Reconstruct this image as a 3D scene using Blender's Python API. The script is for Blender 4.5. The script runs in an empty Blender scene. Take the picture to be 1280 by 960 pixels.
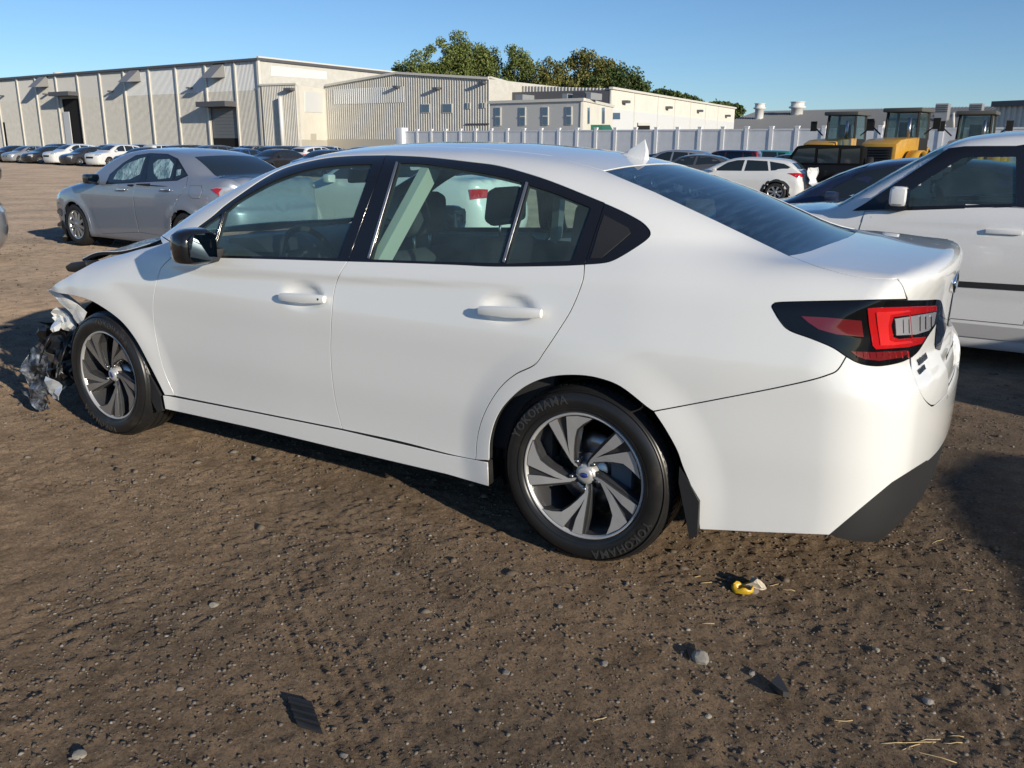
import bpy, bmesh, math, random
import numpy as np
from mathutils import Vector, Matrix
from mathutils.geometry import delaunay_2d_cdt

# ================================================================ camera, sky, sun, exposure
SC = bpy.context.scene
COL = SC.collection
FPX = 1069.158                                   # focal length in pixels of the 1280 x 960 photograph
CAM = np.array([-2.638924, 3.544483, 1.495177])
YAW, PITCH, ROLL = -1.0379577, -0.2693013, 0.0093032
def _axes(yaw, pitch, roll):
    f = np.array([np.cos(yaw)*np.cos(pitch), np.sin(yaw)*np.cos(pitch), np.sin(pitch)])
    r = np.array([np.sin(yaw), -np.cos(yaw), 0.]); u = np.cross(r, f)
    c, s = np.cos(roll), np.sin(roll)
    return np.array([c*r + s*u, -s*r + c*u, f])
CM = _axes(YAW, PITCH, ROLL)
cam = bpy.data.cameras.new('camera'); co = bpy.data.objects.new('camera', cam); COL.objects.link(co)
co.matrix_world = Matrix(((CM[0][0], CM[1][0], -CM[2][0], CAM[0]), (CM[0][1], CM[1][1], -CM[2][1], CAM[1]),
                          (CM[0][2], CM[1][2], -CM[2][2], CAM[2]), (0, 0, 0, 1)))
cam.sensor_width = 36; cam.lens = FPX / 1280 * 36; cam.clip_start = .05; cam.clip_end = 5000
SC.camera = co
SUN_AZ, SUN_EL = math.radians(20.5), math.radians(15.5)  # light runs along +x, turned towards -y by SUN_AZ
LDIR = Vector((math.cos(SUN_AZ)*math.cos(SUN_EL), -math.sin(SUN_AZ)*math.cos(SUN_EL), -math.sin(SUN_EL)))
world = bpy.data.worlds.new('World'); SC.world = world; world.use_nodes = True
wn = world.node_tree.nodes; wl = world.node_tree.links
sky = wn.new('ShaderNodeTexSky'); sky.sky_type = 'NISHITA'; sky.sun_disc = False
sky.sun_elevation = SUN_EL; sky.sun_rotation = math.atan2(-LDIR.x, -LDIR.y)
sky.air_density = 1.0; sky.dust_density = .3; sky.ozone_density = 4.6; sky.altitude = 1500
bg = wn['Background']; wl.new(sky.outputs[0], bg.inputs[0]); bg.inputs[1].default_value = .115
sun = bpy.data.lights.new('sun', 'SUN'); sun.energy = 4.3; sun.angle = math.radians(.55); sun.color = (1., .90, .735)
so = bpy.data.objects.new('sun', sun); COL.objects.link(so); so.rotation_euler = LDIR.to_track_quat('-Z', 'Y').to_euler()
so.location = (-20, 6, 12)
vs = SC.view_settings; vs.view_transform = 'Standard'; vs.look = 'None'; vs.exposure = .12; vs.gamma = 1; vs.use_curve_mapping = False
SC.render.engine = 'CYCLES'
SC.cycles.max_bounces = 8; SC.cycles.transparent_max_bounces = 24; SC.cycles.glossy_bounces = 4; SC.cycles.diffuse_bounces = 3
SC.cycles.caustics_reflective = False; SC.cycles.caustics_refractive = False
SC.cycles.use_denoising = True
try: SC.cycles.denoiser = 'OPENIMAGEDENOISE'
except Exception: pass
random.seed(7); RNG = np.random.default_rng(11)

# pixel of the photograph -> direction; a depth always comes from a surface, plane or the ground
def ray(px):
    px = np.atleast_2d(np.asarray(px, float))
    d = np.c_[(px[:, 0] - 640) / FPX, (480 - px[:, 1]) / FPX, np.ones(len(px))] @ CM
    return d / np.linalg.norm(d, axis=1)[:, None]
def ground_at(px, z=0.):
    d = ray(px); t = (z - CAM[2]) / d[:, 2]; return CAM + t[:, None] * d
def plane_at(px, p0, n):
    d = ray(px); n = np.asarray(n, float); t = ((np.asarray(p0, float) - CAM) @ n) / (d @ n); return CAM + t[:, None] * d
def depth_at(px, dep):
    d = ray(px); t = dep / (d @ CM[2]); return CAM + t[:, None] * d

# ================================================================ helpers
def tag(o, label=None, cat=None, group=None, kind=None):
    if label: o['label'] = label
    if cat: o['category'] = cat
    if group: o['group'] = group
    if kind: o['kind'] = kind
    return o
def empty(name, loc=(0, 0, 0), rz=0., label=None, cat=None, group=None):
    o = bpy.data.objects.new(name, None); COL.objects.link(o); o.location = loc; o.rotation_euler = (0, 0, rz)
    o.empty_display_size = .2
    return tag(o, label, cat, group)
def link(name, me, parent=None, mats=()):
    for m in mats: me.materials.append(m)
    o = bpy.data.objects.new(name, me); COL.objects.link(o)
    if parent: o.parent = parent
    return o
def mesh(name, V, Fc, mat=None, parent=None, smooth=False, midx=None, normals=None):
    """one mesh object; normals: one custom normal per loop (0 0 0 = automatic)"""
    me = bpy.data.meshes.new(name)
    me.from_pydata([tuple(map(float, v)) for v in V], [], [tuple(map(int, f)) for f in Fc])
    ms = mat if isinstance(mat, (list, tuple)) else ([mat] if mat else [])
    if midx is not None: me.polygons.foreach_set('material_index', np.asarray(midx, np.int32))
    if smooth is True: me.polygons.foreach_set('use_smooth', np.ones(len(me.polygons), bool))
    elif smooth is not False and smooth is not None: me.polygons.foreach_set('use_smooth', np.asarray(smooth, bool))
    if normals is not None:
        me.normals_split_custom_set([tuple(map(float, q)) for q in normals])
    me.update()
    return link(name, me, parent, ms)
class MB:
    """collects simple solids into one mesh"""
    def __init__(s): s.V = []; s.F = []; s.S = []; s.M = []
    def add(s, V, F, sm=False, mi=0):
        b = len(s.V); s.V += [tuple(map(float, v)) for v in V]; s.F += [tuple(int(i) + b for i in f) for f in F]
        s.S += [sm] * len(F); s.M += [mi] * len(F); return s
    def box(s, a, b, mi=0, T=None):
        x0, y0, z0 = a; x1, y1, z1 = b
        V = [(x0,y0,z0),(x1,y0,z0),(x1,y1,z0),(x0,y1,z0),(x0,y0,z1),(x1,y0,z1),(x1,y1,z1),(x0,y1,z1)]
        if T is not None: V = [tuple(T @ Vector(v)) for v in V]
        return s.add(V, [(0,3,2,1),(4,5,6,7),(0,1,5,4),(1,2,6,5),(2,3,7,6),(3,0,4,7)], mi=mi)
    def bar(s, p, q, w, h=None, up=(0, 0, 1), mi=0):
        p, q = Vector(p), Vector(q); d = (q - p).normalized(); u = Vector(up)
        r = d.cross(u); r = r.normalized() if r.length > 1e-6 else d.orthogonal().normalized()
        u = r.cross(d).normalized(); h = h or w; r *= w / 2; u *= h / 2
        V = [p-r-u, p+r-u, p+r+u, p-r+u, q-r-u, q+r-u, q+r+u, q-r+u]
        return s.add(V, [(0,1,2,3),(7,6,5,4),(0,4,5,1),(1,5,6,2),(2,6,7,3),(3,7,4,0)], mi=mi)
    def tube(s, pts, r, n=10, mi=0, cap=True):
        pts = [Vector(p) for p in pts]; rs = r if isinstance(r, (list, tuple)) else [r] * len(pts)
        V = []; F = []
        for i, p in enumerate(pts):
            d = (pts[min(i+1, len(pts)-1)] - pts[max(i-1, 0)]).normalized()
            if i == 0: a = d.orthogonal().normalized()
            else: a = (a - d * a.dot(d)).normalized()
            b = d.cross(a)
            for k in range(n):
                t = 2 * math.pi * k / n; V.append(p + (a * math.cos(t) + b * math.sin(t)) * rs[i])
        for i in range(len(pts) - 1):
            for k in range(n): F.append((i*n+k, i*n+(k+1) % n, (i+1)*n+(k+1) % n, (i+1)*n+k))
        if cap: F += [tuple(range(n))[::-1], tuple((len(pts)-1)*n + k for k in range(n))]
        b = len(s.V); s.add(V, F, True, mi)
        if cap: s.S[-1] = s.S[-2] = False
        return s
    def lathe(s, prof, n=48, axis='y', c=(0, 0, 0), mi=0, closed=False, a0=0., a1=2*math.pi):
        """prof: (radius, height along axis)"""
        V = []; F = []; m = len(prof); full = abs(a1 - a0 - 2*math.pi) < 1e-6; nn = n if full else n + 1
        for k in range(nn):
            t = a0 + (a1 - a0) * k / n
            for (r, h) in prof:
                u, v = r * math.cos(t), r * math.sin(t)
                V.append({'y': (c[0]+u, c[1]+h, c[2]+v), 'z': (c[0]+u, c[1]+v, c[2]+h), 'x': (c[0]+h, c[1]+u, c[2]+v)}[axis])
        for k in range(n):
            k2 = (k + 1) % nn
            for j in range(m - (0 if closed else 1)):
                j2 = (j + 1) % m; f = (k*m+j, k*m+j2, k2*m+j2, k2*m+j); F.append(f if axis == 'y' else f[::-1])
        return s.add(V, F, True, mi)
    def prism(s, poly, z0, z1, T=None, mi=0, mtop=None):
        """flat polygon (counter-clockwise) extruded from z0 to z1"""
        n = len(poly); V = [(p[0], p[1], z0) for p in poly] + [(p[0], p[1], z1) for p in poly]
        if T is not None: V = [tuple(T @ Vector(v)) for v in V]
        s.add(V, [tuple(range(n))[::-1]] + [(i, (i+1) % n, n+(i+1) % n, n+i) for i in range(n)], mi=mi)
        b = len(s.V) - n; s.F.append(tuple(range(b, b+n))); s.S.append(False); s.M.append(mi if mtop is None else mtop)
        return s
    def build(s, name, mat, parent=None):
        return mesh(name, s.V, s.F, mat, parent, s.S, s.M if isinstance(mat, (list, tuple)) else None)
def bevel_build(mb, name, mat, parent, w=.01, seg=2, smooth=True):
    o = mb.build(name, mat, parent)
    bm = bmesh.new(); bm.from_mesh(o.data); bmesh.ops.recalc_face_normals(bm, faces=bm.faces)
    bmesh.ops.bevel(bm, geom=[e for e in bm.edges if len(e.link_faces) == 2 and e.calc_face_angle(0) > .5], offset=w, segments=seg, affect='EDGES', profile=.6, clamp_overlap=True)
    for f in bm.faces: f.smooth = smooth
    bm.to_mesh(o.data); bm.free(); o.data.update()
    if smooth:
        try: o.data.set_sharp_from_angle(angle=math.radians(35))
        except Exception: pass
    return o
def copy_tree(o, parent=None):
    c = o.copy(); COL.objects.link(c); c.parent = parent
    for ch in list(o.children): copy_tree(ch, c)
    return c

# ================================================================ materials
MATS = {}
def mat(name, col=(.5, .5, .5), rough=.5, metal=0., coat=0., spec=.5, **k):
    if name in MATS: return MATS[name]
    m = bpy.data.materials.new(name); m.use_nodes = True; b = m.node_tree.nodes['Principled BSDF']
    b.inputs['Base Color'].default_value = (*col, 1); b.inputs['Roughness'].default_value = rough; b.inputs['Metallic'].default_value = metal
    b.inputs['Coat Weight'].default_value = coat; b.inputs['Coat Roughness'].default_value = k.get('crough', .03); b.inputs['Specular IOR Level'].default_value = spec
    MATS[name] = m; return m
def nd(m, t, **k):
    n = m.node_tree.nodes.new(t)
    for a, v in k.items(): setattr(n, a, v)
    return n
def bs(m): return m.node_tree.nodes['Principled BSDF']
def lk(m, a, b): m.node_tree.links.new(a, b)
def noise(m, scale, detail=4, rough=.55, vec=None, dim='3D'):
    n = nd(m, 'ShaderNodeTexNoise'); n.inputs['Scale'].default_value = scale; n.inputs['Detail'].default_value = detail; n.inputs['Roughness'].default_value = rough
    if vec is None:
        tc = nd(m, 'ShaderNodeTexCoord'); vec = tc.outputs['Object']
    lk(m, vec, n.inputs['Vector']); return n
def ramp(m, fac, stops):
    r = nd(m, 'ShaderNodeValToRGB'); e = r.color_ramp.elements
    while len(e) < len(stops): e.new(.5)
    for q, (p, c) in zip(e, stops): q.position = p; q.color = (*c, 1) if len(c) == 3 else c
    lk(m, fac, r.inputs[0]); return r
def bump(m, h, strength=.2, dist=.01, base=None):
    b = nd(m, 'ShaderNodeBump'); b.inputs['Strength'].default_value = strength; b.inputs['Distance'].default_value = dist
    lk(m, h, b.inputs['Height']); lk(m, b.outputs[0], bs(m).inputs['Normal']); return b
def paint(name, col, rough=.28, metal=0., dust=.06, flake=0.):
    """car paint: clear coat over colour with a light film of dust"""
    if name in MATS: return MATS[name]
    m = mat(name, col, rough, metal, 1.0); n = noise(m, 3.0, 6); n2 = noise(m, 60., 3)
    mx = nd(m, 'ShaderNodeMix', data_type='RGBA'); mx.inputs[6].default_value = (*col, 1); mx.inputs[7].default_value = (.30, .26, .21, 1)
    mu = nd(m, 'ShaderNodeMath', operation='MULTIPLY'); lk(m, n.outputs[0], mu.inputs[0]); lk(m, n2.outputs[0], mu.inputs[1])
    mu2 = nd(m, 'ShaderNodeMath', operation='MULTIPLY'); lk(m, mu.outputs[0], mu2.inputs[0]); mu2.inputs[1].default_value = dust * 3
    lk(m, mu2.outputs[0], mx.inputs[0]); lk(m, mx.outputs[2], bs(m).inputs['Base Color'])
    r = ramp(m, n.outputs[0], [(.3, (.012,)*3), (.75, (.05,)*3)]); lk(m, r.outputs[0], bs(m).inputs['Coat Roughness'])
    return m
def glassmat(name, tint=(.62, .80, .78), refl=1.0, rough=.0, dark=0.):
    """thin pane: tinted see-through with Fresnel reflection"""
    if name in MATS: return MATS[name]
    m = bpy.data.materials.new(name); m.use_nodes = True; nt = m.node_tree; nt.nodes.remove(nt.nodes['Principled BSDF'])
    out = nt.nodes['Material Output']; tr = nd(m, 'ShaderNodeBsdfTransparent'); tr.inputs[0].default_value = (*tint, 1)
    gl = nd(m, 'ShaderNodeBsdfGlossy'); gl.inputs['Roughness'].default_value = rough; gl.inputs[0].default_value = (refl,)*3 + (1,)
    fr = nd(m, 'ShaderNodeFresnel'); ge = nd(m, 'ShaderNodeNewGeometry'); mr = nd(m, 'ShaderNodeMapRange'); mr.inputs[3].default_value = 1.6; mr.inputs[4].default_value = .625   # same pane seen from either side
    lk(m, ge.outputs['Backfacing'], mr.inputs[0]); lk(m, mr.outputs[0], fr.inputs[0])
    mx = nd(m, 'ShaderNodeMixShader'); lk(m, fr.outputs[0], mx.inputs[0]); lk(m, tr.outputs[0], mx.inputs[1]); lk(m, gl.outputs[0], mx.inputs[2])
    df = nd(m, 'ShaderNodeBsdfDiffuse'); df.inputs[0].default_value = (.42, .58, .58, 1)      # dust film, tinted teal to paint in hazy glare
    n = noise(m, 5, 6); r = ramp(m, n.outputs[0], [(.3, (.035 + dark,)*3), (.8, (.10 + dark,)*3)])
    mx2 = nd(m, 'ShaderNodeMixShader'); lk(m, r.outputs[0], mx2.inputs[0]); lk(m, mx.outputs[0], mx2.inputs[1]); lk(m, df.outputs[0], mx2.inputs[2])
    lk(m, mx2.outputs[0], out.inputs[0]); MATS[name] = m; return m
# ================================================================ surfaces
# ---------------------------------------------------------------- smooth car body surfaces
def spl(pts):
    """smooth monotone curve through (x, v) points"""
    P = sorted(pts); X = np.array([q[0] for q in P], float); V = np.array([q[1] for q in P], float)
    h = np.diff(X); d = np.diff(V) / h
    m = np.zeros(len(X))
    m[1:-1] = np.where(d[1:] * d[:-1] > 0, 2 * d[1:] * d[:-1] / np.where(np.abs(d[1:] + d[:-1]) < 1e-9, 1e-9, d[1:] + d[:-1]), 0)
    m[0], m[-1] = d[0], d[-1]
    def f(x):
        x = np.asarray(x, float)
        i = np.clip(np.searchsorted(X, x) - 1, 0, len(X) - 2)
        t = np.clip((x - X[i]) / h[i], -.0, 1.)
        t2, t3 = t * t, t * t * t
        r = (2*t3-3*t2+1)*V[i] + (t3-2*t2+t)*h[i]*m[i] + (3*t2-2*t3)*V[i+1] + (t3-t2)*h[i]*m[i+1]
        return r + np.where(x < X[0], (x - X[0]) * m[0], 0) + np.where(x > X[-1], (x - X[-1]) * m[-1], 0)
    return f
def smax(a, b, k):
    h = np.maximum(k - np.abs(a - b), 0) / k
    return np.maximum(a, b) + h * h * k * .25
def smin(a, b, k): return -smax(-a, -b, k)

class Shape:
    """car body as a smooth implicit solid; x forward, y left, z up, origin on the ground between the axles"""
    def __init__(s, **k):
        s.flares = (); s.dents = (); s.recess = (); s.__dict__.update(k)
    def F(s, P):
        x, y, z = P[..., 0], np.abs(P[..., 1]), P[..., 2]
        Y = s.sec(z) + s.wide(x)
        for (ax, az, r, amp, wd) in s.flares:
            t = np.clip((np.hypot(x - ax, z - az) - r) / wd, 0, 1)
            Y = Y + amp * (1 - t * t * (3 - 2 * t))
        for (dx, dz, rx, rz, dp) in s.dents:
            Y = Y - dp * np.exp(-(((x - dx) / rx) ** 2 + ((z - dz) / rz) ** 2) ** 2)
        side = y - Y
        low = z - (s.low(x) - s.lowcrown(x) * y * y)
        R = s.rear(z) - s.rdrop * y ** s.rpow
        for (y1, z0, z1, dp) in s.recess:
            R = R - dp * np.clip((y1 - y) / .03, 0, 1) * np.clip((z - z0) / .025, 0, 1) * np.clip((z1 - z) / .02, 0, 1)
        rear = -x - R
        front = x - (s.front(z) - s.fdrop * y ** 2.4)
        a = smax(side, low, s.klow(x))
        a = smax(a, rear, s.krear(z))
        a = smax(a, front, .16)
        g1 = (y - (s.gw(x) - s.tum * np.maximum(z - s.gz, -.05) - s.tum2 * np.maximum(z - s.gz, 0) ** 2)) * .9
        g2 = (z - (s.top(x) - s.crown * y * y)) * s.topn(x)
        g = smax(smax(g1, g2, s.kg(x)), np.maximum(s.low(x) - .07 - z, rear + .12), .02)
        f = smin(a, g, s.ku)
        return smax(f, .14 - z, .05)
    def N(s, P):
        e = 1.5e-3
        g = np.stack([s.F(P + d) - s.F(P - d) for d in np.eye(3) * e], -1)
        return g / (np.linalg.norm(g, axis=-1, keepdims=True) + 1e-12)
    def march(s, O, D, tmax=9., n=90):
        t = np.zeros(len(O)); O = np.asarray(O, float); D = np.asarray(D, float)
        live = np.arange(len(O))
        for i in range(n):
            f = s.F(O[live] + t[live, None] * D[live])
            t[live] += np.clip(f * .6, -.2, .4)
            live = live[(np.abs(f) > 2e-5) & (t[live] < tmax)]
            if not len(live): break
        P = O + t[:, None] * D
        return P, np.abs(s.F(P)) < 4e-3
LEG = Shape(
    sec=spl([(.14,.875),(.22,.885),(.30,.892),(.40,.900),(.55,.914),(.70,.919),(.79,.9225),(.83,.9215),(.90,.909),(.97,.894),(1.03,.882),(1.10,.868),(1.2,.84)]),
    wide=spl([(2.6,-.17),(2.2,-.09),(1.9,-.04),(1.6,-.012),(1.3,-.006),(.9,-.01),(0,0),(-1.0,0.),(-1.5,-.004),(-1.8,-.02),(-2.1,-.05),(-2.3,-.08),(-2.5,-.12)]),
    flares=[(-1.375,.335,.37,.016,.17),(1.375,.335,.37,.016,.17)],
    dents=[(-.055,.885,.095,.048,.022),(-1.06,.930,.095,.048,.022)], recess=[(.27,.66,.80,.02)],
    low=spl([(2.4,.80),(1.9,.89),(1.4,.985),(1.1,1.035),(.8,1.04),(.57,1.035),(.15,1.05),(-.27,1.065),(-.8,1.095),(-1.3,1.135),(-1.6,1.16),(-2.0,1.165),(-2.25,1.157),(-2.40,1.155),(-2.5,1.15)]),
    lowcrown=spl([(2.4,.08),(1.2,.06),(.6,.02),(-1,.02),(-1.8,.03),(-2.4,.05)]),
    klow=spl([(2.4,.16),(1.2,.14),(.5,.10),(-1.0,.12),(-1.8,.15),(-2.1,.12),(-2.45,.07)]),
    rear=spl([(.14,2.38),(.2,2.43),(.28,2.475),(.40,2.495),(.55,2.50),(.70,2.498),(.76,2.488),(.80,2.462),(.85,2.438),(.95,2.436),(1.03,2.442),(1.08,2.452),(1.12,2.457),(1.2,2.447)]),
    rdrop=.20, rpow=2.3, krear=spl([(.2,.17),(.7,.19),(.95,.17),(1.05,.09),(1.12,.06)]),
    front=spl([(.1,2.2),(.5,2.3),(.8,2.25),(1.0,2.1)]), fdrop=.3,
    gw=spl([(1.6,.77),(1.1,.82),(.7,.852),(.2,.868),(-.3,.870),(-.9,.862),(-1.4,.842),(-1.8,.80),(-2.1,.74)]), gz=1.04, tum=.40, tum2=.22,
    top=spl([(1.9,.70),(1.5,.86),(1.2,1.045),(1.0,1.16),(.7,1.315),(.4,1.435),(.2,1.488),(0,1.512),(-.3,1.523),(-.6,1.518),(-.84,1.503),(-1.04,1.482),(-1.27,1.438),(-1.5,1.372),(-1.75,1.28),(-2.0,1.168),(-2.3,1.01)]),
    crown=.14, topn=spl([(1.3,.85),(.2,.93),(-.5,1),(-1.3,.95),(-2,.88)]),
    kg=spl([(1.2,.10),(.3,.10),(-.5,.13),(-1.3,.17),(-2,.17)]), ku=.06)
# ================================================================ body panels cut on a smooth surface
class Ortho:
    def __init__(s, d):
        d = np.asarray(d, float); s.d = d / np.linalg.norm(d)
        up = np.array([0, 0, 1.]) if abs(s.d[2]) < .9 else np.array([1., 0, 0])
        s.u = np.cross(up, s.d); s.u /= np.linalg.norm(s.u); s.v = np.cross(s.d, s.u)
    def fwd(s, P): P = np.asarray(P, float); return np.c_[P @ s.u, P @ s.v]
    def rays(s, q):
        return q[:, :1] * s.u + q[:, 1:] * s.v + 3.2 * s.d, np.repeat(-s.d[None], len(q), 0)
class Cyl:
    """wraps round a vertical axis at (x0, 0)"""
    def __init__(s, x0, r=.9): s.x0 = x0; s.r = r
    def fwd(s, P): P = np.asarray(P, float); return np.c_[s.r * np.arctan2(-(P[:, 0] - s.x0), P[:, 1]), P[:, 2]]
    def rays(s, q):
        a = q[:, 0] / s.r; d = np.c_[-np.sin(a), np.cos(a), 0 * a]
        O = 3. * d; O[:, 0] += s.x0; O[:, 2] = q[:, 1]; return O, -d
def pip(q, poly):
    x, y = q[:, 0], q[:, 1]; ins = np.zeros(len(q), bool); a = poly; b = np.roll(poly, -1, 0)
    for (x0, y0), (x1, y1) in zip(a, b):
        c = (y0 > y) != (y1 > y)
        ins ^= c & (x < (x1 - x0) * (y - y0) / (y1 - y0 + 1e-15) + x0)
    return ins
def densify(P, step, closed=True):
    P = np.asarray(P, float); out = []
    n = len(P) if closed else len(P) - 1
    for i in range(n):
        a, b = P[i], P[(i+1) % len(P)]; k = max(1, int(math.ceil(np.linalg.norm(b - a) / step)))
        for j in range(k): out.append(a + (b - a) * j / k)
    if not closed: out.append(P[-1])
    return np.array(out)
def smoothline(P, n=8):
    """Catmull-Rom through the traced points"""
    P = np.asarray(P, float); Q = np.vstack([2*P[0]-P[1], P, 2*P[-1]-P[-2]]); out = []
    for i in range(1, len(Q) - 2):
        for j in range(n):
            t = j / n
            out.append(.5*((2*Q[i]) + (-Q[i-1]+Q[i+1])*t + (2*Q[i-1]-5*Q[i]+4*Q[i+1]-Q[i+2])*t*t + (-Q[i-1]+3*Q[i]-3*Q[i+1]+Q[i+2])*t**3))
    out.append(P[-1]); return np.array(out)
def inset(q, g):
    area = .5 * np.sum(q[:, 0]*np.roll(q[:, 1], -1) - np.roll(q[:, 0], -1)*q[:, 1])
    e = np.roll(q, -1, 0) - q; e /= np.linalg.norm(e, axis=1)[:, None] + 1e-12
    nr = np.c_[-e[:, 1], e[:, 0]] * (1 if area > 0 else -1)
    m = nr + np.roll(nr, 1, 0); l = np.maximum((m * m).sum(1) / 2, .35)
    return q + m / l[:, None] * g
def clean(q, tol):
    keep = [0]
    for i in range(1, len(q)):
        if np.linalg.norm(q[i] - q[keep[-1]]) > tol: keep.append(i)
    if np.linalg.norm(q[keep[-1]] - q[keep[0]]) < tol and len(keep) > 3: keep.pop()
    return q[keep]
def cut(S, dom, outer, holes=(), step=.03, gap=.0022, off=0., warp=None):
    """triangulate the region inside outer (3-D points on the body) and lift it onto the surface"""
    loops = [clean(inset(clean(dom.fwd(outer), .002), gap), .0015)]
    for h in holes: loops.append(clean(inset(clean(dom.fwd(h), .002), -gap), .0015))
    loops = [densify(l, step * .7) for l in loops]
    lo, hi = loops[0].min(0), loops[0].max(0)
    xs = np.arange(lo[0], hi[0], step); ys = np.arange(lo[1], hi[1], step * .87)
    G = np.array([(x + (step/2 if j % 2 else 0), y) for j, y in enumerate(ys) for x in xs])
    k = pip(G, loops[0])
    for h in loops[1:]: k &= ~pip(G, h)
    G = G[k]; B = np.vstack(loops)
    if len(G):
        keep = np.ones(len(G), bool)
        for c in range(0, len(G), 400):
            d = np.sqrt(((G[c:c+400, None] - B[None]) ** 2).sum(-1)).min(1); keep[c:c+400] = d > step * .45
        G = G[keep]
    E = []; b = 0
    for l in loops: n = len(l); E += [(b+i, b+(i+1) % n) for i in range(n)]; b += n
    Q = np.vstack([B, G]) if len(G) else B
    r = delaunay_2d_cdt([Vector(map(float, q)) for q in Q], E, [], 0, 1e-6)
    Q2 = np.array([tuple(v) for v in r[0]]); T = np.array(r[2])
    cen = Q2[T].mean(1); k = pip(cen, loops[0])
    for h in loops[1:]: k &= ~pip(cen, h)
    T = T[k]; O, D = dom.rays(Q2); P, ok = S.march(O, D, 8.); N = S.N(P)
    if off: P = P + N * off
    if warp: P, N = warp(P, N)
    a, b_, c = P[T[:, 0]], P[T[:, 1]], P[T[:, 2]]
    if (np.cross(b_ - a, c - a) * N[T[:, 0]]).sum() < 0: T = T[:, ::-1]
    used = np.unique(T); mp = -np.ones(len(P), int); mp[used] = np.arange(len(used))
    return P[used], N[used], mp[T]
def flange(P, N, T, depth):
    """turn the panel's rim inwards so that it has thickness; returns V, F, loop normals, smooth flags"""
    de = {}
    for t in T:
        for i in range(3): de[(t[i], t[(i+1) % 3])] = 1
    bd = [e for e in de if (e[1], e[0]) not in de]
    V = [tuple(p) for p in P]; F = [tuple(t) for t in T]; LN = [N[i] for t in T for i in t]; idx = {}
    mi = [0] * len(T); rim = min(.004, depth); ring = {}
    for e in bd:
        for i in e:
            if i not in idx:
                ring[i] = len(V); V.append(tuple(P[i] - N[i] * rim)); idx[i] = len(V); V.append(tuple(P[i] - N[i] * depth))
    for a, b in bd:
        F.append((b, a, ring[a], ring[b])); F.append((ring[b], ring[a], idx[a], idx[b])); LN += [np.zeros(3)] * 8; mi += [0, 1]
    return V, F, LN, mi
def put(name, P, N, T, m, parent, depth=.02, mirror=False):
    V, F, LN, mi = flange(P, N, T, depth) if depth else ([tuple(p) for p in P], [tuple(t) for t in T], [N[i] for t in T for i in t], [0] * len(T))
    ms = [m, UNDER] if depth > .015 else m; mi = mi if depth > .015 else None
    o = mesh(name, V, F, ms, parent, True, mi, LN)
    if not mirror: return o
    V2 = [(v[0], -v[1], v[2]) for v in V]; F2 = []; L2 = []; k = 0
    for f in F:
        n = len(f); F2.append(tuple(f[::-1])); L2 += [np.array((q[0], -q[1], q[2])) for q in LN[k:k+n][::-1]]; k += n
    return o, mesh(name, V2, F2, ms, parent, True, mi, L2)
def mir(P): P = np.array(P, float); P[:, 1] *= -1; return P
class Body:
    """one vehicle: its surface and its place, so that traced pixels can be dropped onto it"""
    def __init__(s, shape, root, loc=(0, 0, 0), rz=0.):
        s.S = shape; s.root = root; c, n = math.cos(rz), math.sin(rz)
        s.R = np.array([[c, -n, 0], [n, c, 0], [0, 0, 1]]); s.loc = np.asarray(loc, float)
    def rays(s, px): d = ray(px) @ s.R; return np.repeat(((CAM - s.loc) @ s.R)[None], len(d), 0), d
    def drop(s, px, smooth=True, n=6):
        q = smoothline(px, n) if smooth and len(px) > 2 else densify(px, 6, False)
        O, D = s.rays(q); P, ok = s.S.march(O, D, np.linalg.norm(s.loc - CAM) + 7, 140)
        if not ok.all(): print('missed', s.root.name, q[~ok][:4].round(1).tolist())
        return P[ok]
    def plane(s, px, ax, val):
        O, D = s.rays(np.atleast_2d(px)); t = (val - O[:, ax]) / D[:, ax]; return O + t[:, None] * D
    def top(s, xy):
        xy = np.asarray(xy, float); O = np.c_[xy, np.full(len(xy), 3.)]; P, ok = s.S.march(O, np.repeat([[0, 0, -1.]], len(xy), 0), 4.); return P
    def sidep(s, xz, sg=1):
        xz = np.asarray(xz, float); O = np.c_[xz[:, 0], np.full(len(xz), 3. * sg), xz[:, 1]]; P, ok = s.S.march(O, np.repeat([[0, -1. * sg, 0]], len(xz), 0), 5.); return P
    def rearp(s, yz):
        yz = np.asarray(yz, float); O = np.c_[np.full(len(yz), -5.), yz]; P, ok = s.S.march(O, np.repeat([[1., 0, 0]], len(yz), 0), 5.); return P
# ================================================================ materials of the vehicles
WHITE = paint('pearl_white_paint', (.85, .85, .83), .28, 0, .012)
BLK = mat('gloss_black_trim', (.012, .012, .014), .12, 0, .6)
PLAS = mat('black_plastic', (.022, .022, .023), .55)
_n = noise(PLAS, 180, 3); bump(PLAS, _n.outputs[0], .12, .002)
RUB = mat('tyre_rubber', (.020, .019, .018), .36)
_n = noise(RUB, 9, 7); _r = ramp(RUB, _n.outputs[0], [(.42, (.016, .016, .017)), (.62, (.022, .021, .020)), (.85, (.075, .060, .045))]); lk(RUB, _r.outputs[0], bs(RUB).inputs['Base Color'])
DARKRIM = mat('dark_grey_wheel_paint', (.055, .055, .058), .3, .2, .6)
MACH = mat('machined_aluminium', (.60, .59, .58), .34, .45, .5)
STEEL = mat('steel', (.42, .42, .43), .33, 1.0)
CHROME = mat('chrome', (.75, .75, .77), .08, 1.0)
SATIN = mat('satin_silver', (.42, .42, .42), .35, .8)
RED = mat('red_lens', (.50, .010, .012), .10, 0, 1.0)
REDD = mat('dark_red_lens', (.16, .012, .014), .12, 0, 1.0)
CLEAR = mat('clear_lens', (.50, .50, .54), .10, .35, 1.0)
LAMPBLK = mat('smoked_lens', (.006, .006, .007), .05, 0, .35, .3)
FABRIC = mat('dark_seat_cloth', (.035, .037, .042), .9)
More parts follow.
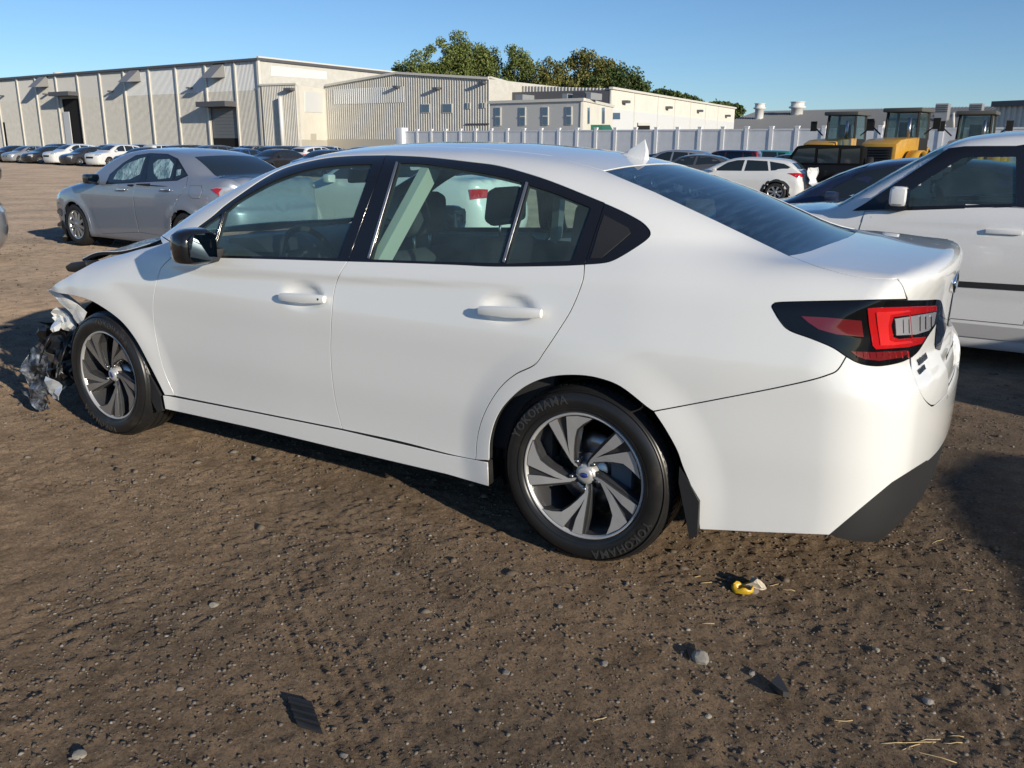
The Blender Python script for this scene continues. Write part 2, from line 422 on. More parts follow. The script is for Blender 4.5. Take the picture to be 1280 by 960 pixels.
INT = mat('dark_interior_plastic', (.028, .029, .032), .6)
LITE = mat('light_pillar_lining', (.46, .47, .42), .8)
UNDER = mat('underbody_black', (.010, .010, .010), .8)
GLASS = glassmat('green_tinted_glass', (.72, .92, .89))
TINT = glassmat('dark_privacy_glass', (.10, .11, .12))
REARGL = glassmat('rear_screen_glass', (.16, .22, .26), 1., .03)
for _m in [n for n in REARGL.node_tree.nodes if n.type == 'TEX_NOISE']:      # dried dew streaks running across the screen
    _tc = nd(REARGL, 'ShaderNodeTexCoord'); _mp = nd(REARGL, 'ShaderNodeMapping'); _mp.inputs['Scale'].default_value = (20, .5, 20); lk(REARGL, _tc.outputs['Object'], _mp.inputs[0]); lk(REARGL, _mp.outputs[0], _m.inputs['Vector']); _m.inputs['Scale'].default_value = 2.2
for _m in [n for n in REARGL.node_tree.nodes if n.type == 'VALTORGB']: _m.color_ramp.elements[0].position = .45; _m.color_ramp.elements[1].position = .75; _m.color_ramp.elements[0].color = (.05, .05, .05, 1); _m.color_ramp.elements[1].color = (.14, .14, .14, 1)
for _m in [n for n in REARGL.node_tree.nodes if n.type == 'BSDF_DIFFUSE']: _m.inputs[0].default_value = (.22, .42, .70, 1)  # film tinted blue: reflected sky painted into its colour
MIRG = mat('mirror_glass', (.10, .13, .15), .03, 1.)

def clip_px(poly, a, b):
    """keep the part of a pixel polygon on the left of a -> b"""
    out = []; a = np.array(a, float); b = np.array(b, float); s = lambda p: (b[0]-a[0])*(p[1]-a[1]) - (b[1]-a[1])*(p[0]-a[0])
    for i in range(len(poly)):
        p, q = np.array(poly[i], float), np.array(poly[(i+1) % len(poly)], float); sp, sq = s(p), s(q)
        if sp <= 0: out.append(p)
        if sp * sq < 0: out.append(p + (q - p) * sp / (sp - sq))
    return np.array(out)
def recalc(o, smooth_angle=None):
    bm = bmesh.new(); bm.from_mesh(o.data); bmesh.ops.recalc_face_normals(bm, faces=bm.faces); bm.to_mesh(o.data); bm.free()
    if smooth_angle: o.data.set_sharp_from_angle(angle=math.radians(smooth_angle))
    o.data.update(); return o
def text_mesh(name, txt, size, depth, T, m, parent, bold=.0):
    """flat or slightly raised lettering"""
    cu = bpy.data.curves.new(name, 'FONT'); cu.body = txt; cu.size = size; cu.extrude = depth; cu.align_x = 'CENTER'; cu.align_y = 'CENTER'; cu.offset = bold; cu.resolution_u = 2
    t = bpy.data.objects.new(name, cu); COL.objects.link(t); bpy.context.view_layer.update()
    me = bpy.data.meshes.new_from_object(t.evaluated_get(bpy.context.evaluated_depsgraph_get())); bpy.data.objects.remove(t); bpy.data.curves.remove(cu)
    me.materials.clear(); me.transform(T); return link(name, me, parent, [m])

# ---- wheel with five split spokes, faces +y, origin at the hub's outer face
def split_spoke_wheel(parent, R=.341, RIM=.241, width=.225):
    w = MB()   # barrel, lip
    prof = [(.212, -.20), (.205, -.10), (.222, -.03), (.236, -.010), (.2385, -.004)]
    w.lathe(prof, 56, mi=0)
    w.lathe([(.2300, -.012), (.2345, .001), (.2400, .003), (.2435, -.002), (.2435, -.012)], 72, mi=1)
    w.lathe([(.214, -.20), (.245, -.21), (.245, -.012)], 48, mi=0)
    wheel = w.build('wheel', [DARKRIM, MACH], parent); wheel.data.materials[0] = DARKRIM
    c1 = np.array([475, 500.]); K = 1 / 3.693
    def wp(poly):   # traced in the photograph on the rear wheel's plane, given in hub-centred wheel coordinates
        px = [(600 + x * K, 460 + y * K) for x, y in poly]; d = ray(px); t = (.905 - CAM[1]) / d[:, 1]; P = CAM + t[:, None] * d
        hub = ray([(728.6, 595.4)]); H = CAM + (.885 - CAM[1]) / hub[0, 1] * hub[0]
        return np.c_[P[:, 0] + 1.375, P[:, 2] - .335]
    wide = wp([(388, 222), (440, 213), (514, 236), (470, 264), (438, 290), (424, 335), (417, 390), (414, 440), (436, 482), (415, 468), (398, 425), (391, 370)])
    slim = wp([(303, 252), (345, 233), (372, 305), (389, 372), (402, 428), (417, 466), (405, 452), (383, 410), (345, 335)])
    body = wp([(296, 258), (350, 224), (440, 205), (522, 236), (478, 268), (446, 294), (432, 338), (425, 390), (425, 440), (448, 490), (420, 490), (400, 462), (372, 414), (335, 345)])
    def fix(poly):  # keep inside the lip
        r = np.hypot(poly[:, 0], poly[:, 1]); s = np.where(r > .232, .2325 / np.maximum(r, 1e-6), 1.); return poly * s[:, None]
    wide, slim, body = fix(wide), fix(slim), fix(body)
    dish = lambda r: -.030 * np.clip(1 - r / .235, 0, 1) ** 1.3
    first = None
    for k in range(5):
        a = 2 * math.pi * k / 5; R2 = np.array([[math.cos(a), -math.sin(a)], [math.sin(a), math.cos(a)]])
        m = MB()
        for poly, top, bot, mi in ((body, -.012, -.05, 0), (wide, -.002, -.02, 1), (slim, -.002, -.02, 1)):
            q = poly @ R2.T; n = len(q); r = np.hypot(q[:, 0], q[:, 1]); e = .0025
            cen = q.mean(0); qi = cen + (q - cen) * (1 - e / np.maximum(np.linalg.norm(q - cen, axis=1), 1e-3))[:, None]
            V = [(q[i, 0], bot + dish(r[i]), q[i, 1]) for i in range(n)] + [(q[i, 0], top - e + dish(r[i]), q[i, 1]) for i in range(n)] + [(qi[i, 0], top + dish(r[i]), qi[i, 1]) for i in range(n)]
            F = [(i, (i+1) % n, n+(i+1) % n, n+i) for i in range(n)]
            m.add(V, F + [(n+i, n+(i+1) % n, 2*n+(i+1) % n, 2*n+i) for i in range(n)], mi=0)
            b = len(m.V) - n; m.F.append(tuple(range(b, b + n))); m.S.append(False); m.M.append(mi)
        o = recalc(m.build('spoke', [DARKRIM, MACH], wheel))
        bm = bmesh.new(); bm.from_mesh(o.data); bmesh.ops.triangulate(bm, faces=[f for f in bm.faces if len(f.verts) > 4]); bm.to_mesh(o.data); bm.free()
    h = MB(); h.lathe([(.0, -.026), (.030, -.026), (.038, -.030), (.044, -.06)], 40); h.build('hub', MACH, wheel)
    cp = MB(); cp.lathe([(.0, -.0185), (.020, -.019), (.0285, -.021), (.031, -.026)], 32); cap = cp.build('center_cap', MACH, wheel)
    em = MB(); em.lathe([(0, -.0172), (.016, -.0176), (.0165, -.019)], 24); e = em.build('emblem', mat('emblem_blue', (.02, .04, .22), .15, 0, 1.), wheel)
    for v in e.data.vertices: v.co.z *= .62
    for k in range(5):
        a = math.radians(54 + 72 * k); m = MB(); c = (.057 * math.cos(a), 0, .057 * math.sin(a))
        m.lathe([(0, -.022), (.007, -.022), (.0085, -.026), (.0095, -.045)], 10, c=c); m.build('lug_nut', STEEL, wheel)
    b = MB(); b.lathe([(.06, -.095), (.145, -.095), (.145, -.118), (.06, -.118)], 40, closed=True); b.lathe([(0, -.07), (.07, -.07), (.075, -.10)], 24); b.build('brake_disc', STEEL, wheel)
    cl = MB(); cl.box((-.17, -.14, -.055), (-.085, -.065, .075)); bevel_build(cl, 'brake_caliper', mat('caliper_grey', (.12, .14, .17), .5), wheel, .012)
    # tyre
    t = MB(); W0 = -.205; s = .010
    side = [(.2425, -.012), (.2455, .002), (.255, s), (.285, s + .006), (.305, s + .004), (.322, -.003), (.333, -.014), (.338, -.024), (R, -.040)]
    prof = side + [(R, -.075), (R - .006, -.076), (R - .006, -.084), (R, -.085), (R + .001, -.112), (R - .006, -.113), (R - .006, -.121), (R + .001, -.122), (R, -.150), (R - .006, -.151), (R - .006, -.159), (R, -.160), (R - .001, -.178), (.333, -.205), (.31, -.22), (.26, -.225), (.245, -.21)]
    t.lathe(prof, 96); ty = t.build('tyre', RUB, wheel); ty.data.set_sharp_from_angle(angle=math.radians(40))
    lug = MB()
    for k in range(84):                     # shoulder tread blocks
        a = 2 * math.pi * k / 84; d = .028
        c, n = math.cos(a), math.sin(a); c2, n2 = math.cos(a + d * 1.6), math.sin(a + d * 1.6); c3, n3 = math.cos(a + d * 1.2), math.sin(a + d * 1.2)
        V = [(c*.330, -.010, n*.330), (c2*.330, -.010, n2*.330), (c2*.3445, -.040, n2*.3445), (c*.3445, -.040, n*.3445), (c3*.3445, -.07, n3*.3445), (math.cos(a-.012)*.3445, -.07, math.sin(a-.012)*.3445)]
        V += [(x*.97, y - .004, z*.97) for x, y, z in V]
        lug.add(V, [(0,1,2,3), (3,2,4,5), (0,3,9,6), (1,7,8,2), (3,5,11,9), (2,8,10,4), (0,6,7,1)])
    tb = recalc(lug.build('tread_block', RUB, wheel)); tb['kind'] = 'stuff'
    for (rr, sz) in ((.3245, .0025), (.262, .0025)):
        q = MB(); q.lathe([(rr - sz, s - .004 if rr > .3 else s - .002), (rr, s + .004 if rr < .3 else .004), (rr + sz, s - .004 if rr < .3 else -.006)], 72); q.build('sidewall_ring', RUB, wheel)
    LET = mat('tyre_lettering', (.05, .05, .05), .35)  # grey paints the sheen of the black letters into their colour
    for word, a0 in (('YOKOHAMA', 50), ('YOKOHAMA', 230)):
        for j, ch in enumerate(word):
            a = math.radians(a0 + (3.5 - j) * -7.2)       # letters run round the sidewall, tops outwards
            # wheel seen from +y has x to the left: mirror the in-plane axis
            r0 = .2935
            T = Matrix.Translation((r0 * math.cos(a), s + .0062, r0 * math.sin(a))) @ Matrix.Rotation(-a + math.pi/2, 4, 'Y') @ Matrix.Rotation(math.pi, 4, 'Z') @ Matrix.Rotation(math.pi/2, 4, 'X')
            text_mesh('tyre_letter', ch, .044, .0012, T, LET, wheel, .0006)
    return wheel

# ================================================================ the white sedan
car = empty('white_sedan', (0, 0, 0), 0, 'pearl white four door sedan with crushed front end, parked broadside on dirt', 'car')
LB = Body(LEG, car)
L = {}
J_B = (434.7, 326.2)
L['belt_f'] = LB.drop([(218, 318.5), (240, 320.5), (261, 321.5), (342.6, 323.4), J_B])
L['belt_r'] = LB.drop([J_B, (500, 328), (569, 330.4), (620, 332.6), (695, 331.8), (730.6, 330.3)])
L['b_gap'] = LB.drop([J_B, (425.2, 341.5), (418.4, 360.5), (415.2, 385), (413.5, 417.4), (413.2, 440), (415, 470), (420, 505), (428, 536.5)])
L['sill_f'] = LB.drop([(428, 536.5), (320, 515), (219, 495)])
L['sill_r'] = LB.drop([(594.4, 575), (560, 567.5), (500, 552), (428, 536.5)])
L['door_f'] = LB.drop([(219, 495), (205.4, 463.4), (196.4, 427), (192.1, 397), (192.4, 369.7), (197.9, 345.5), (203, 333), (218, 318.5)])
L['door_r'] = LB.drop([(730.6, 330.3), (728, 352), (715, 385), (700, 410), (680, 440), (667.9, 456), (644.5, 467.7), (627, 482.3), (612.5, 502.7), (602.3, 524.5), (596.4, 548), (594.4, 575)])
L['dlo_top'] = LB.drop([(218, 306), (234, 293.5), (250, 281.3), (265, 270), (280, 257), (300.6, 242), (328.8, 223), (357, 209), (400, 198.2), (437.5, 194.3), (482.5, 193.3)])
L['dlo_top_r'] = LB.drop([(482.5, 193.3), (531, 195.6), (587.5, 201.8), (620, 206.2), (657.5, 216.2), (695, 229), (751.3, 252), (755.5, 254)])
L['dlo_tip'] = LB.drop([(755.5, 254), (779.4, 265), (800, 276.3), (809.4, 284.7), (812.6, 291.3), (810.3, 297), (800, 305.3), (779.4, 318.4), (764.4, 326), (751.3, 328.8), (730.6, 330.3)])
L['b_up'] = LB.drop([(482.5, 193.3), (460, 255), J_B])
L['c_up'] = LB.drop([(755.5, 254), (742, 294), (730.6, 330.3)])
arch_r = [(816.6, 514.3), (807.8, 508.5), (775.7, 483.7), (746.6, 472.7), (717.4, 469.2), (685.4, 472), (656.2, 483.7), (632.9, 504), (619.8, 524.5), (612.5, 550.8), (611.5, 576)]
arch_r = LB.drop(arch_r)
tail_top = [(968.4, 378.6), (983.8, 377.6), (1049.4, 376.1), (1104, 375), (1134, 374.8)]
tail_bot = [(968.4, 378.6), (965.4, 382.5), (968.4, 389.5), (977.2, 403.4), (988, 413.3), (1014.4, 423), (1040.6, 434), (1058, 445.5)]
tail_bot2 = [(1058, 445.5), (1071.3, 452.7), (1086.6, 456.6), (1104, 457), (1126, 452.7), (1139.5, 446.5)]
bumpline = LB.drop([(1058, 445.5), (1047, 462.5), (1034, 469), (1012, 475.6), (972.8, 484.4), (940, 491), (880, 502.5), (816.6, 514.3)])
TT, TBo, TB2 = LB.drop(tail_top), LB.drop(tail_bot), LB.drop(tail_bot2)
trunk_gap = LB.drop([(1134, 374.8), (1128.5, 358), (1121.5, 348.2)])
crest = LB.drop([(1121.5, 348.2), (1110.6, 348.6), (1070, 345.5), (1023, 333.5), (985.6, 319.4)])
gl_left = LB.drop([(985.6, 319.4), (898.1, 277.2), (820, 240.6), (755, 213.2)], False)
ditch = LB.drop([(755, 213.2), (735, 207.5), (706, 199.3), (690, 194.8)])
x1, y1 = ditch[-1][0], ditch[-1][1]
ditch2 = LB.top(np.c_[np.linspace(x1 - .03, .16, 30), np.interp(np.linspace(x1 - .03, .16, 30), [.16, -.4, x1], [.575, .585, y1])])
ws_side = LB.top([(.16, .575), (.3, .60), (.5, .632), (.7, .66), (.9, .69), (1.05, .715)])
cowl_in = LB.top([(1.05, .715), (1.02, .76)])
pill = np.vstack([cowl_in[1:], L['dlo_top'][:1]])
bodyside = np.vstack([L['door_r'][::-1][:-1], L['dlo_tip'][::-1][:-1], L['dlo_top_r'][::-1][:-1], L['dlo_top'][::-1][:-1], pill[::-1], ws_side[::-1], ditch2[::-1][1:-1], ditch[::-1][:-1], gl_left[::-1][:-1], crest[::-1][:-1], trunk_gap[::-1][:-1], TT[::-1][:-1], TBo[:-1], bumpline[:-1], arch_r])
OB = Ortho((-.30, .78, .55)); SIDE = Ortho((0, 1, 0)); TOPD = Ortho((0, 0, 1)); RR = Ortho((-.62, 0, .78)); FR = Ortho((.62, 0, .78))
P, N, T = cut(LEG, OB, bodyside, step=.028); put('side_body_panel', P, N, T, WHITE, car, .025, True)
P, N, T = cut(LEG, SIDE, np.vstack([L['belt_f'][:-1], L['b_gap'][:-1], L['sill_f'][:-1], L['door_f'][:-1]]), step=.02); fdoor, fdoor2 = put('front_door', P, N, T, WHITE, car, .03, True)
P, N, T = cut(LEG, SIDE, np.vstack([L['belt_r'][:-1], L['door_r'][:-1], L['sill_r'][:-1], L['b_gap'][::-1][:-1]]), step=.02); rdoor, rdoor2 = put('rear_door', P, N, T, WHITE, car, .03, True)
# window frames and panes
pane_f = LB.drop([(281.5, 263.5), (301.9, 247.5), (342.6, 225.6), (383.2, 212), (423.8, 206.3), (464.8, 204.4)])
pane_f = np.vstack([pane_f, LB.drop([(464.8, 204.4), (422.8, 322)], False)[1:], LB.drop([(422.8, 322), (342, 320.2), (266, 318.6)], False)[1:-1], LB.drop([(266, 318.6), (281.5, 263.5)], False)[:-1]])
pane_q = LB.drop([(277.5, 266), (262, 318), (225, 316.5), (238, 296), (256, 281)], False)
pane_r = np.vstack([LB.drop([(499, 203.2), (531, 204.2), (587.5, 213), (620, 219), (652, 226.8)]), LB.drop([(652, 226.8), (625, 328)], False)[1:], LB.drop([(625, 328), (540, 326.2), (463, 323.4)], False)[1:-1], LB.drop([(463, 323.4), (499, 203.2)], False)[:-1]])
pane_c = np.vstack([LB.drop([(661, 230.6), (695, 241.6), (738.4, 259.4)]), LB.drop([(738.4, 259.4), (714.9, 325.2)], False)[1:], LB.drop([(714.9, 325.2), (632.5, 328.8)], False)[1:-1], LB.drop([(632.5, 328.8), (661, 230.6)], False)[:-1]])
SG = Ortho((0, .92, .4))
fr1 = np.vstack([L['dlo_top'][:-1], L['b_up'][:-1], L['belt_f'][::-1]])
fr2 = np.vstack([L['dlo_top_r'][:-1], L['c_up'][:-1], L['belt_r'][::-1][:-1], L['b_up'][::-1][:-1]])
P, N, T = cut(LEG, SG, fr1, [pane_f, pane_q], .03, .0015, -.002)
put('window_frame', P, N, T, BLK, fdoor, .02); put('window_frame', *[mir(P), mir(N), T[:, ::-1]], BLK, fdoor2, .02)
P, N, T = cut(LEG, SG, fr2, [pane_r, pane_c], .03, .0015, -.002)
put('window_frame', P, N, T, BLK, rdoor, .02); put('window_frame', *[mir(P), mir(N), T[:, ::-1]], BLK, rdoor2, .02)
P, N, T = cut(LEG, SG, np.vstack([L['dlo_tip'][:-1], L['c_up'][::-1][:-1]]), (), .03, .0015, -.002)
put('quarter_trim', P, N, T, BLK, car, .02, True)
P, N, T = cut(LEG, SG, LB.drop([(755, 268), (786, 284.5), (789, 291), (779, 300), (752, 322.5), (737, 323.5)], False), (), .03, .0015, .0005)
put('quarter_trim_inlay', P, N, T, PLAS, car, .006, True)
for nm, q, par in (('window_pane', pane_f, fdoor), ('quarter_pane', pane_q, fdoor), ('window_pane', pane_r, rdoor), ('quarter_pane', pane_c, rdoor)):
    P, N, T = cut(LEG, SG, q, (), .05, -.006, -.008); put(nm, P, N, T, GLASS, par, 0); par2 = fdoor2 if par is fdoor else rdoor2
    put(nm, mir(P), mir(N), T[:, ::-1], GLASS, par2, 0)
def strip(name, a, b, w, m, par, off=.001):
    """thin bright moulding from pixel a to pixel b lying on the body"""
    a, b = np.array(a, float), np.array(b, float); d = (b - a) / np.linalg.norm(b - a); n = np.array([-d[1], d[0]]) * w / 2
    q = LB.drop(np.array([a + n, b + n, b - n, a - n]), False); P, N, T = cut(LEG, SG, q, (), .05, 0, off); return put(name, P, N, T, m, par, .006)
strip('frame_moulding', (496.2, 202.2), (460.3, 322.8), 2.6, SATIN, rdoor)
strip('frame_moulding', (658.6, 227.6), (629.2, 327.4), 3.0, SATIN, rdoor)
strip('frame_moulding', (279.6, 262.5), (263.6, 319), 2.0, BLK, fdoor)
# roof, screens, boot lid
gt = LB.drop([(755, 213.2), (785, 207.8), (812, 205.2)])
half = np.vstack([gt, LB.top([(gt[-1][0] - .004, .0)])]) ; half[-1][1] = 0
def sym(h): return np.vstack([h, mir(h[::-1][(1 if abs(h[-1][1]) < 1e-3 else 0):])])
gtop = sym(half)
ws_top = sym(LB.top([(.16, .575), (.175, .45), (.19, .3), (.20, .15), (.203, 0)]))
dl = np.vstack([ditch, ditch2[1:]])
roof = np.vstack([dl[:-1], ws_top[:-1], mir(dl[::-1][:-1]), gtop[::-1][:-1]])
P, N, T = cut(LEG, TOPD, roof, step=.04); put('roof', P, N, T, WHITE, car, .02)
gb = sym(np.vstack([LB.drop([(985.6, 319.4), (1000, 317), (1013.8, 313.2)]), LB.top([(-2.045, .15), (-2.05, 0)])]))
rg = np.vstack([gtop[:-1], mir(gl_left[::-1])[:-1], gb[::-1][:-1], gl_left[:-1]])
P, N, T = cut(LEG, RR, rg, step=.05, gap=.002, off=-.003); put('rear_window', P, N, T, REARGL, car, .006)
band = inset(clean(RR.fwd(rg), .002), .02)
bl = np.vstack([LB.drop([(1134, 374.8), (1139.5, 446.5)], False)[:-1], LB.drop([(1139.5, 446.5), (1139.5, 461.4)], False)])
_sm = LB.drop([(1139.5, 461.4), (1145, 477), (1152.5, 494), (1159, 503), (1165, 508)]); bl = np.vstack([bl[:-1], _sm[:-1]])
seamz = LB.rearp([(y_, _sm[-1][2] - .004) for y_ in np.linspace(_sm[-1][1] - .03, 0, 6)])
lidl = np.vstack([crest[::-1][:-1], trunk_gap[::-1][:-1], bl])
lid = np.vstack([lidl, sym(seamz), mir(lidl[::-1])[:-1], gb[::-1][:-1]])
tail_in = [(1134, 374.8), (1158.8, 374.4), (1171.9, 374), (1176.0, 377.2), (1176.5, 386), (1172, 400), (1167.5, 408), (1158.8, 421), (1147.8, 438.4), (1139.5, 446.5)]
P, N, T = cut(LEG, RR, lid, step=.022); put('boot_lid', P, N, T, WHITE, car, .025)
ws = np.vstack([ws_side[:-1], LB.top([(1.05, .715), (1.12, .55), (1.17, .3), (1.18, 0), (1.17, -.3), (1.12, -.55)]), mir(ws_side[::-1])[:-1], ws_top[::-1][:-1]])
P, N, T = cut(LEG, FR, ws, step=.05, gap=.002, off=-.003); put('windscreen', P, N, T, GLASS, car, .005)
# rear bumper (wraps round), valance
CY = Cyl(-1.55)
side_arch = LB.drop([(816.6, 514.3), (831.2, 536.2), (845.7, 562.4), (853, 582.9), (862, 604), (870, 626), (874.5, 661.8)])
bot = LB.drop([(874.5, 661.8), (950, 665.5), (1036.9, 669)], False)
val = LB.drop([(1036.9, 669), (1077.5, 634.7), (1115, 603.4), (1159.4, 575.3)], False)
zv = val[-1][2]; valc = LB.rearp([(.45, zv - .005), (.3, zv - .01), (.15, zv - .012), (0, zv - .012)])
bh = np.vstack([seamz[::-1], _sm[::-1], TB2[::-1][1:-1], bumpline[:-1], side_arch[:-1], bot[:-1], val, valc])
bfull = np.vstack([bh, mir(bh[1:-1][::-1])])
P, N, T = cut(LEG, CY, bfull, step=.022); put('rear_bumper', P, N, T, WHITE, car, .03)
low = LB.rearp([(.0, .19), (.3, .19), (.55, .20)]); lowl = LB.drop([(1109, 664), (1075, 672), (1040, 672)])
vh = np.vstack([valc[::-1], val[::-1], [[val[0][0], val[0][1] - .03, val[0][2] - .012]], LB.rearp([(.60, .22)])[:1], low[::-1]])
vfull = np.vstack([vh, mir(vh[1:-1][::-1])])
P, N, T = cut(LEG, CY, vfull, step=.03, gap=.001, off=-.008); put('bumper_valance', P, N, T, PLAS, car, .05)
# tail lamps
c7 = lambda L_: [(940 + x / 4.571, 340 + y / 4.571) for x, y in L_]
OC = Ortho((-.72, .66, .2)); seam = ((1134, 374.8), (1139.5, 446.5))
lampq = np.vstack([TT[::-1][:-1], TBo[:-1], TB2[:-1], LB.drop([(1139.5, 446.5), (1134, 374.8)], False)[:-1]])
lampi = np.vstack([LB.drop(tail_in), LB.drop([(1139.5, 446.5), (1134, 374.8)], False)[1:-1]])
P, N, T = cut(LEG, OC, lampq, (), .02, .001, .003); lq, lq2 = put('tail_lamp', P, N, T, LAMPBLK, car, .03, True)
P, N, T = cut(LEG, OC, lampi, (), .02, .001, .003); li, li2 = put('boot_lamp', P, N, T, LAMPBLK, car, .03, True)
Cs = c7([(655, 205), (720, 199), (1045, 190), (1045, 222), (930, 240), (800, 255), (788, 300), (798, 368), (830, 380), (985, 368), (958, 410), (880, 430), (700, 442), (680, 420), (662, 300)])
Ci = c7([(700, 225), (760, 222), (900, 214), (900, 222), (780, 240), (768, 300), (772, 385), (800, 398), (900, 392), (900, 405), (790, 418), (720, 420), (706, 300)])
Cl = c7([(808, 264), (925, 246), (1045, 226), (1030, 300), (1000, 335), (925, 358), (815, 363)])
Wd = c7([(275, 250), (430, 258), (625, 275), (635, 372), (480, 358), (380, 330), (320, 290)])
Ls = c7([(555, 450), (690, 455), (885, 445), (890, 465), (840, 490), (720, 508), (640, 500), (590, 480)])
def lampbit(nm, poly, m, off, which):
    for par, par2, a, b in ((lq, lq2, seam[1], seam[0]), (li, li2, seam[0], seam[1])):
        if which == 'q' and par is li: continue
        if nm == 'lens_rib' and np.mean([v[0] for v in poly]) > 1138 and par is lq: continue
        q = clip_px(poly, *( (b, a) if False else (a, b)))
        if len(q) < 3: continue
        P3 = LB.drop(densify(q, 3), False); P, N, T = cut(LEG, OC, P3, (), .02, .0012, off)
        put(nm, P, N, T, m, par, .006); put(nm, mir(P), mir(N), T[:, ::-1], m, par2, .006)
lampbit('red_light', Cs, RED, .007, 'b'); lampbit('light_guide', Ci, mat('bright_red_guide', (.72, .03, .03), .12, 0, 1.), .010, 'q')
lampbit('reversing_light', Cl, CLEAR, .006, 'b'); lampbit('side_reflector', Wd, REDD, .006, 'q')
lampbit('lower_reflector', Ls, REDD, .006, 'q')
for k in range(9):      # ribs across the lower reflector and the reversing light
    lampbit('lens_rib', c7([(590 + k*36, 452), (594 + k*36, 452), (600 + k*36, 492), (596 + k*36, 492)]), RED, .008, 'q')
for k in range(3): lampbit('lens_rib', c7([(850 + k*32, 262), (854 + k*32, 261), (856 + k*32, 350), (852 + k*32, 352)]), CHROME, .008, 'q')
for k in range(3): lampbit('lens_rib', c7([(945 + k*32, 246), (950 + k*32, 245), (950 + k*32, 338 - k*10), (945 + k*32, 340 - k*10)]), CHROME, .008, 'b')
# arch, wing, bonnet
arch_f = LB.drop([(60.5, 362.4), (78.5, 367), (105.7, 373), (126.9, 383.6), (151, 401.4), (169.2, 424), (184.3, 451.3), (196, 474), (206, 494)])
top_f = LB.drop([(203, 304.5), (190, 308), (175, 311.5), (157, 316.5), (138, 321.5), (118, 328), (100, 338), (80, 349), (60.5, 362.4)])
fend = np.vstack([top_f[:-1], arch_f, L['door_f'][:-1], L['dlo_top'][:1], pill[:1]])
def crumple(P, N):
    w = np.clip((P[:, 0] - 1.42) / .5, 0, 1) ** 1.3
    a = np.sin(P[:, 0] * 17 + P[:, 2] * 23) * .5 + np.sin(P[:, 0] * 31 - P[:, 2] * 11 + 1.) * .35 + np.abs(np.sin(P[:, 2] * 19 + P[:, 0] * 7)) * .5
    Q = P + N * (w * a * .016)[:, None]
    e = .004; 
    def h(p): w_ = np.clip((p[:, 0] - 1.42) / .5, 0, 1) ** 1.3; return w_ * .016 * (np.sin(p[:, 0]*17 + p[:, 2]*23)*.5 + np.sin(p[:, 0]*31 - p[:, 2]*11 + 1.)*.35 + np.abs(np.sin(p[:, 2]*19 + p[:, 0]*7))*.5)
    g = np.stack([(h(P + d) - h(P - d)) / (2*e) for d in np.eye(3) * e], -1); g -= N * (g * N).sum(1)[:, None]
    M = N - g; return Q, M / np.linalg.norm(M, axis=1)[:, None]
OF = Ortho((.05, .78, .6))
P, N, T = cut(LEG, OF, fend, step=.022, warp=crumple); put('front_wing', P, N, T, WHITE, car, .02, True)
hl = [(1.05, .712), (1.15, .70), (1.3, .695), (1.45, .69), (1.6, .68), (1.75, .665), (1.88, .64)]
hf = [(1.98, .55), (2.04, .35), (2.08, .1), (2.05, -.2), (1.98, -.45), (1.9, -.6)]
hood = np.vstack([LB.top([(1.18, 0), (1.17, .3), (1.12, .55)]), LB.top(densify(hl, .05, False)), LB.top(hf), LB.top(densify([(x, -y) for x, y in hl[::-1]], .05, False)), LB.top([(1.12, -.55), (1.17, -.3)])])
def lift(P, N):
    w = np.clip((P[:, 0] - 1.1) / .85, 0, 1); Q = P.copy(); Q[:, 2] += w * .035 + w * w * .02 * np.sin(P[:, 1] * 9) + w * .012 * np.sin(P[:, 0] * 14 + P[:, 1] * 5); return Q, N
P, N, T = cut(LEG, TOPD, hood, step=.03, warp=lift); put('bonnet', P, N, T, WHITE, car, .02)
# side skirt
sk_t = LB.drop([(205.4, 493.2), (320, 515.3), (428, 536.8), (560, 567.3), (611.5, 577)], False)
sk_b = LB.drop([(612.5, 606.5), (560, 591.5), (428, 560.5), (320, 534.5), (208.5, 510.2)], False)
P, N, T = cut(LEG, SIDE, np.vstack([sk_t, sk_b]), (), .03, .0015, .010); put('side_skirt', P, N, T, WHITE, car, .035, True)
# mud flaps
for sg in (1, -1):
    for px, dep in (([(853, 580), (864, 598), (877.2, 624), (875, 664), (865.5, 671), (860, 640), (852, 600)], .87), ([(186, 455), (200, 480), (207, 494), (209, 512), (203, 514), (196, 500), (186, 470)], .86)):
        q = LB.plane(px, 1, dep); m = MB(); n = len(q)
        V = [(x, dep * sg + .03 * sg, z) for x, y, z in q] + [(x + .012, (dep - .16) * sg, z) for x, y, z in q]
        m.add(V, [tuple(range(n)), tuple(range(n, 2*n))[::-1]] + [(i, (i+1) % n, n+(i+1) % n, n+i) for i in range(n)]); recalc(m.build('mud_flap', PLAS, car))
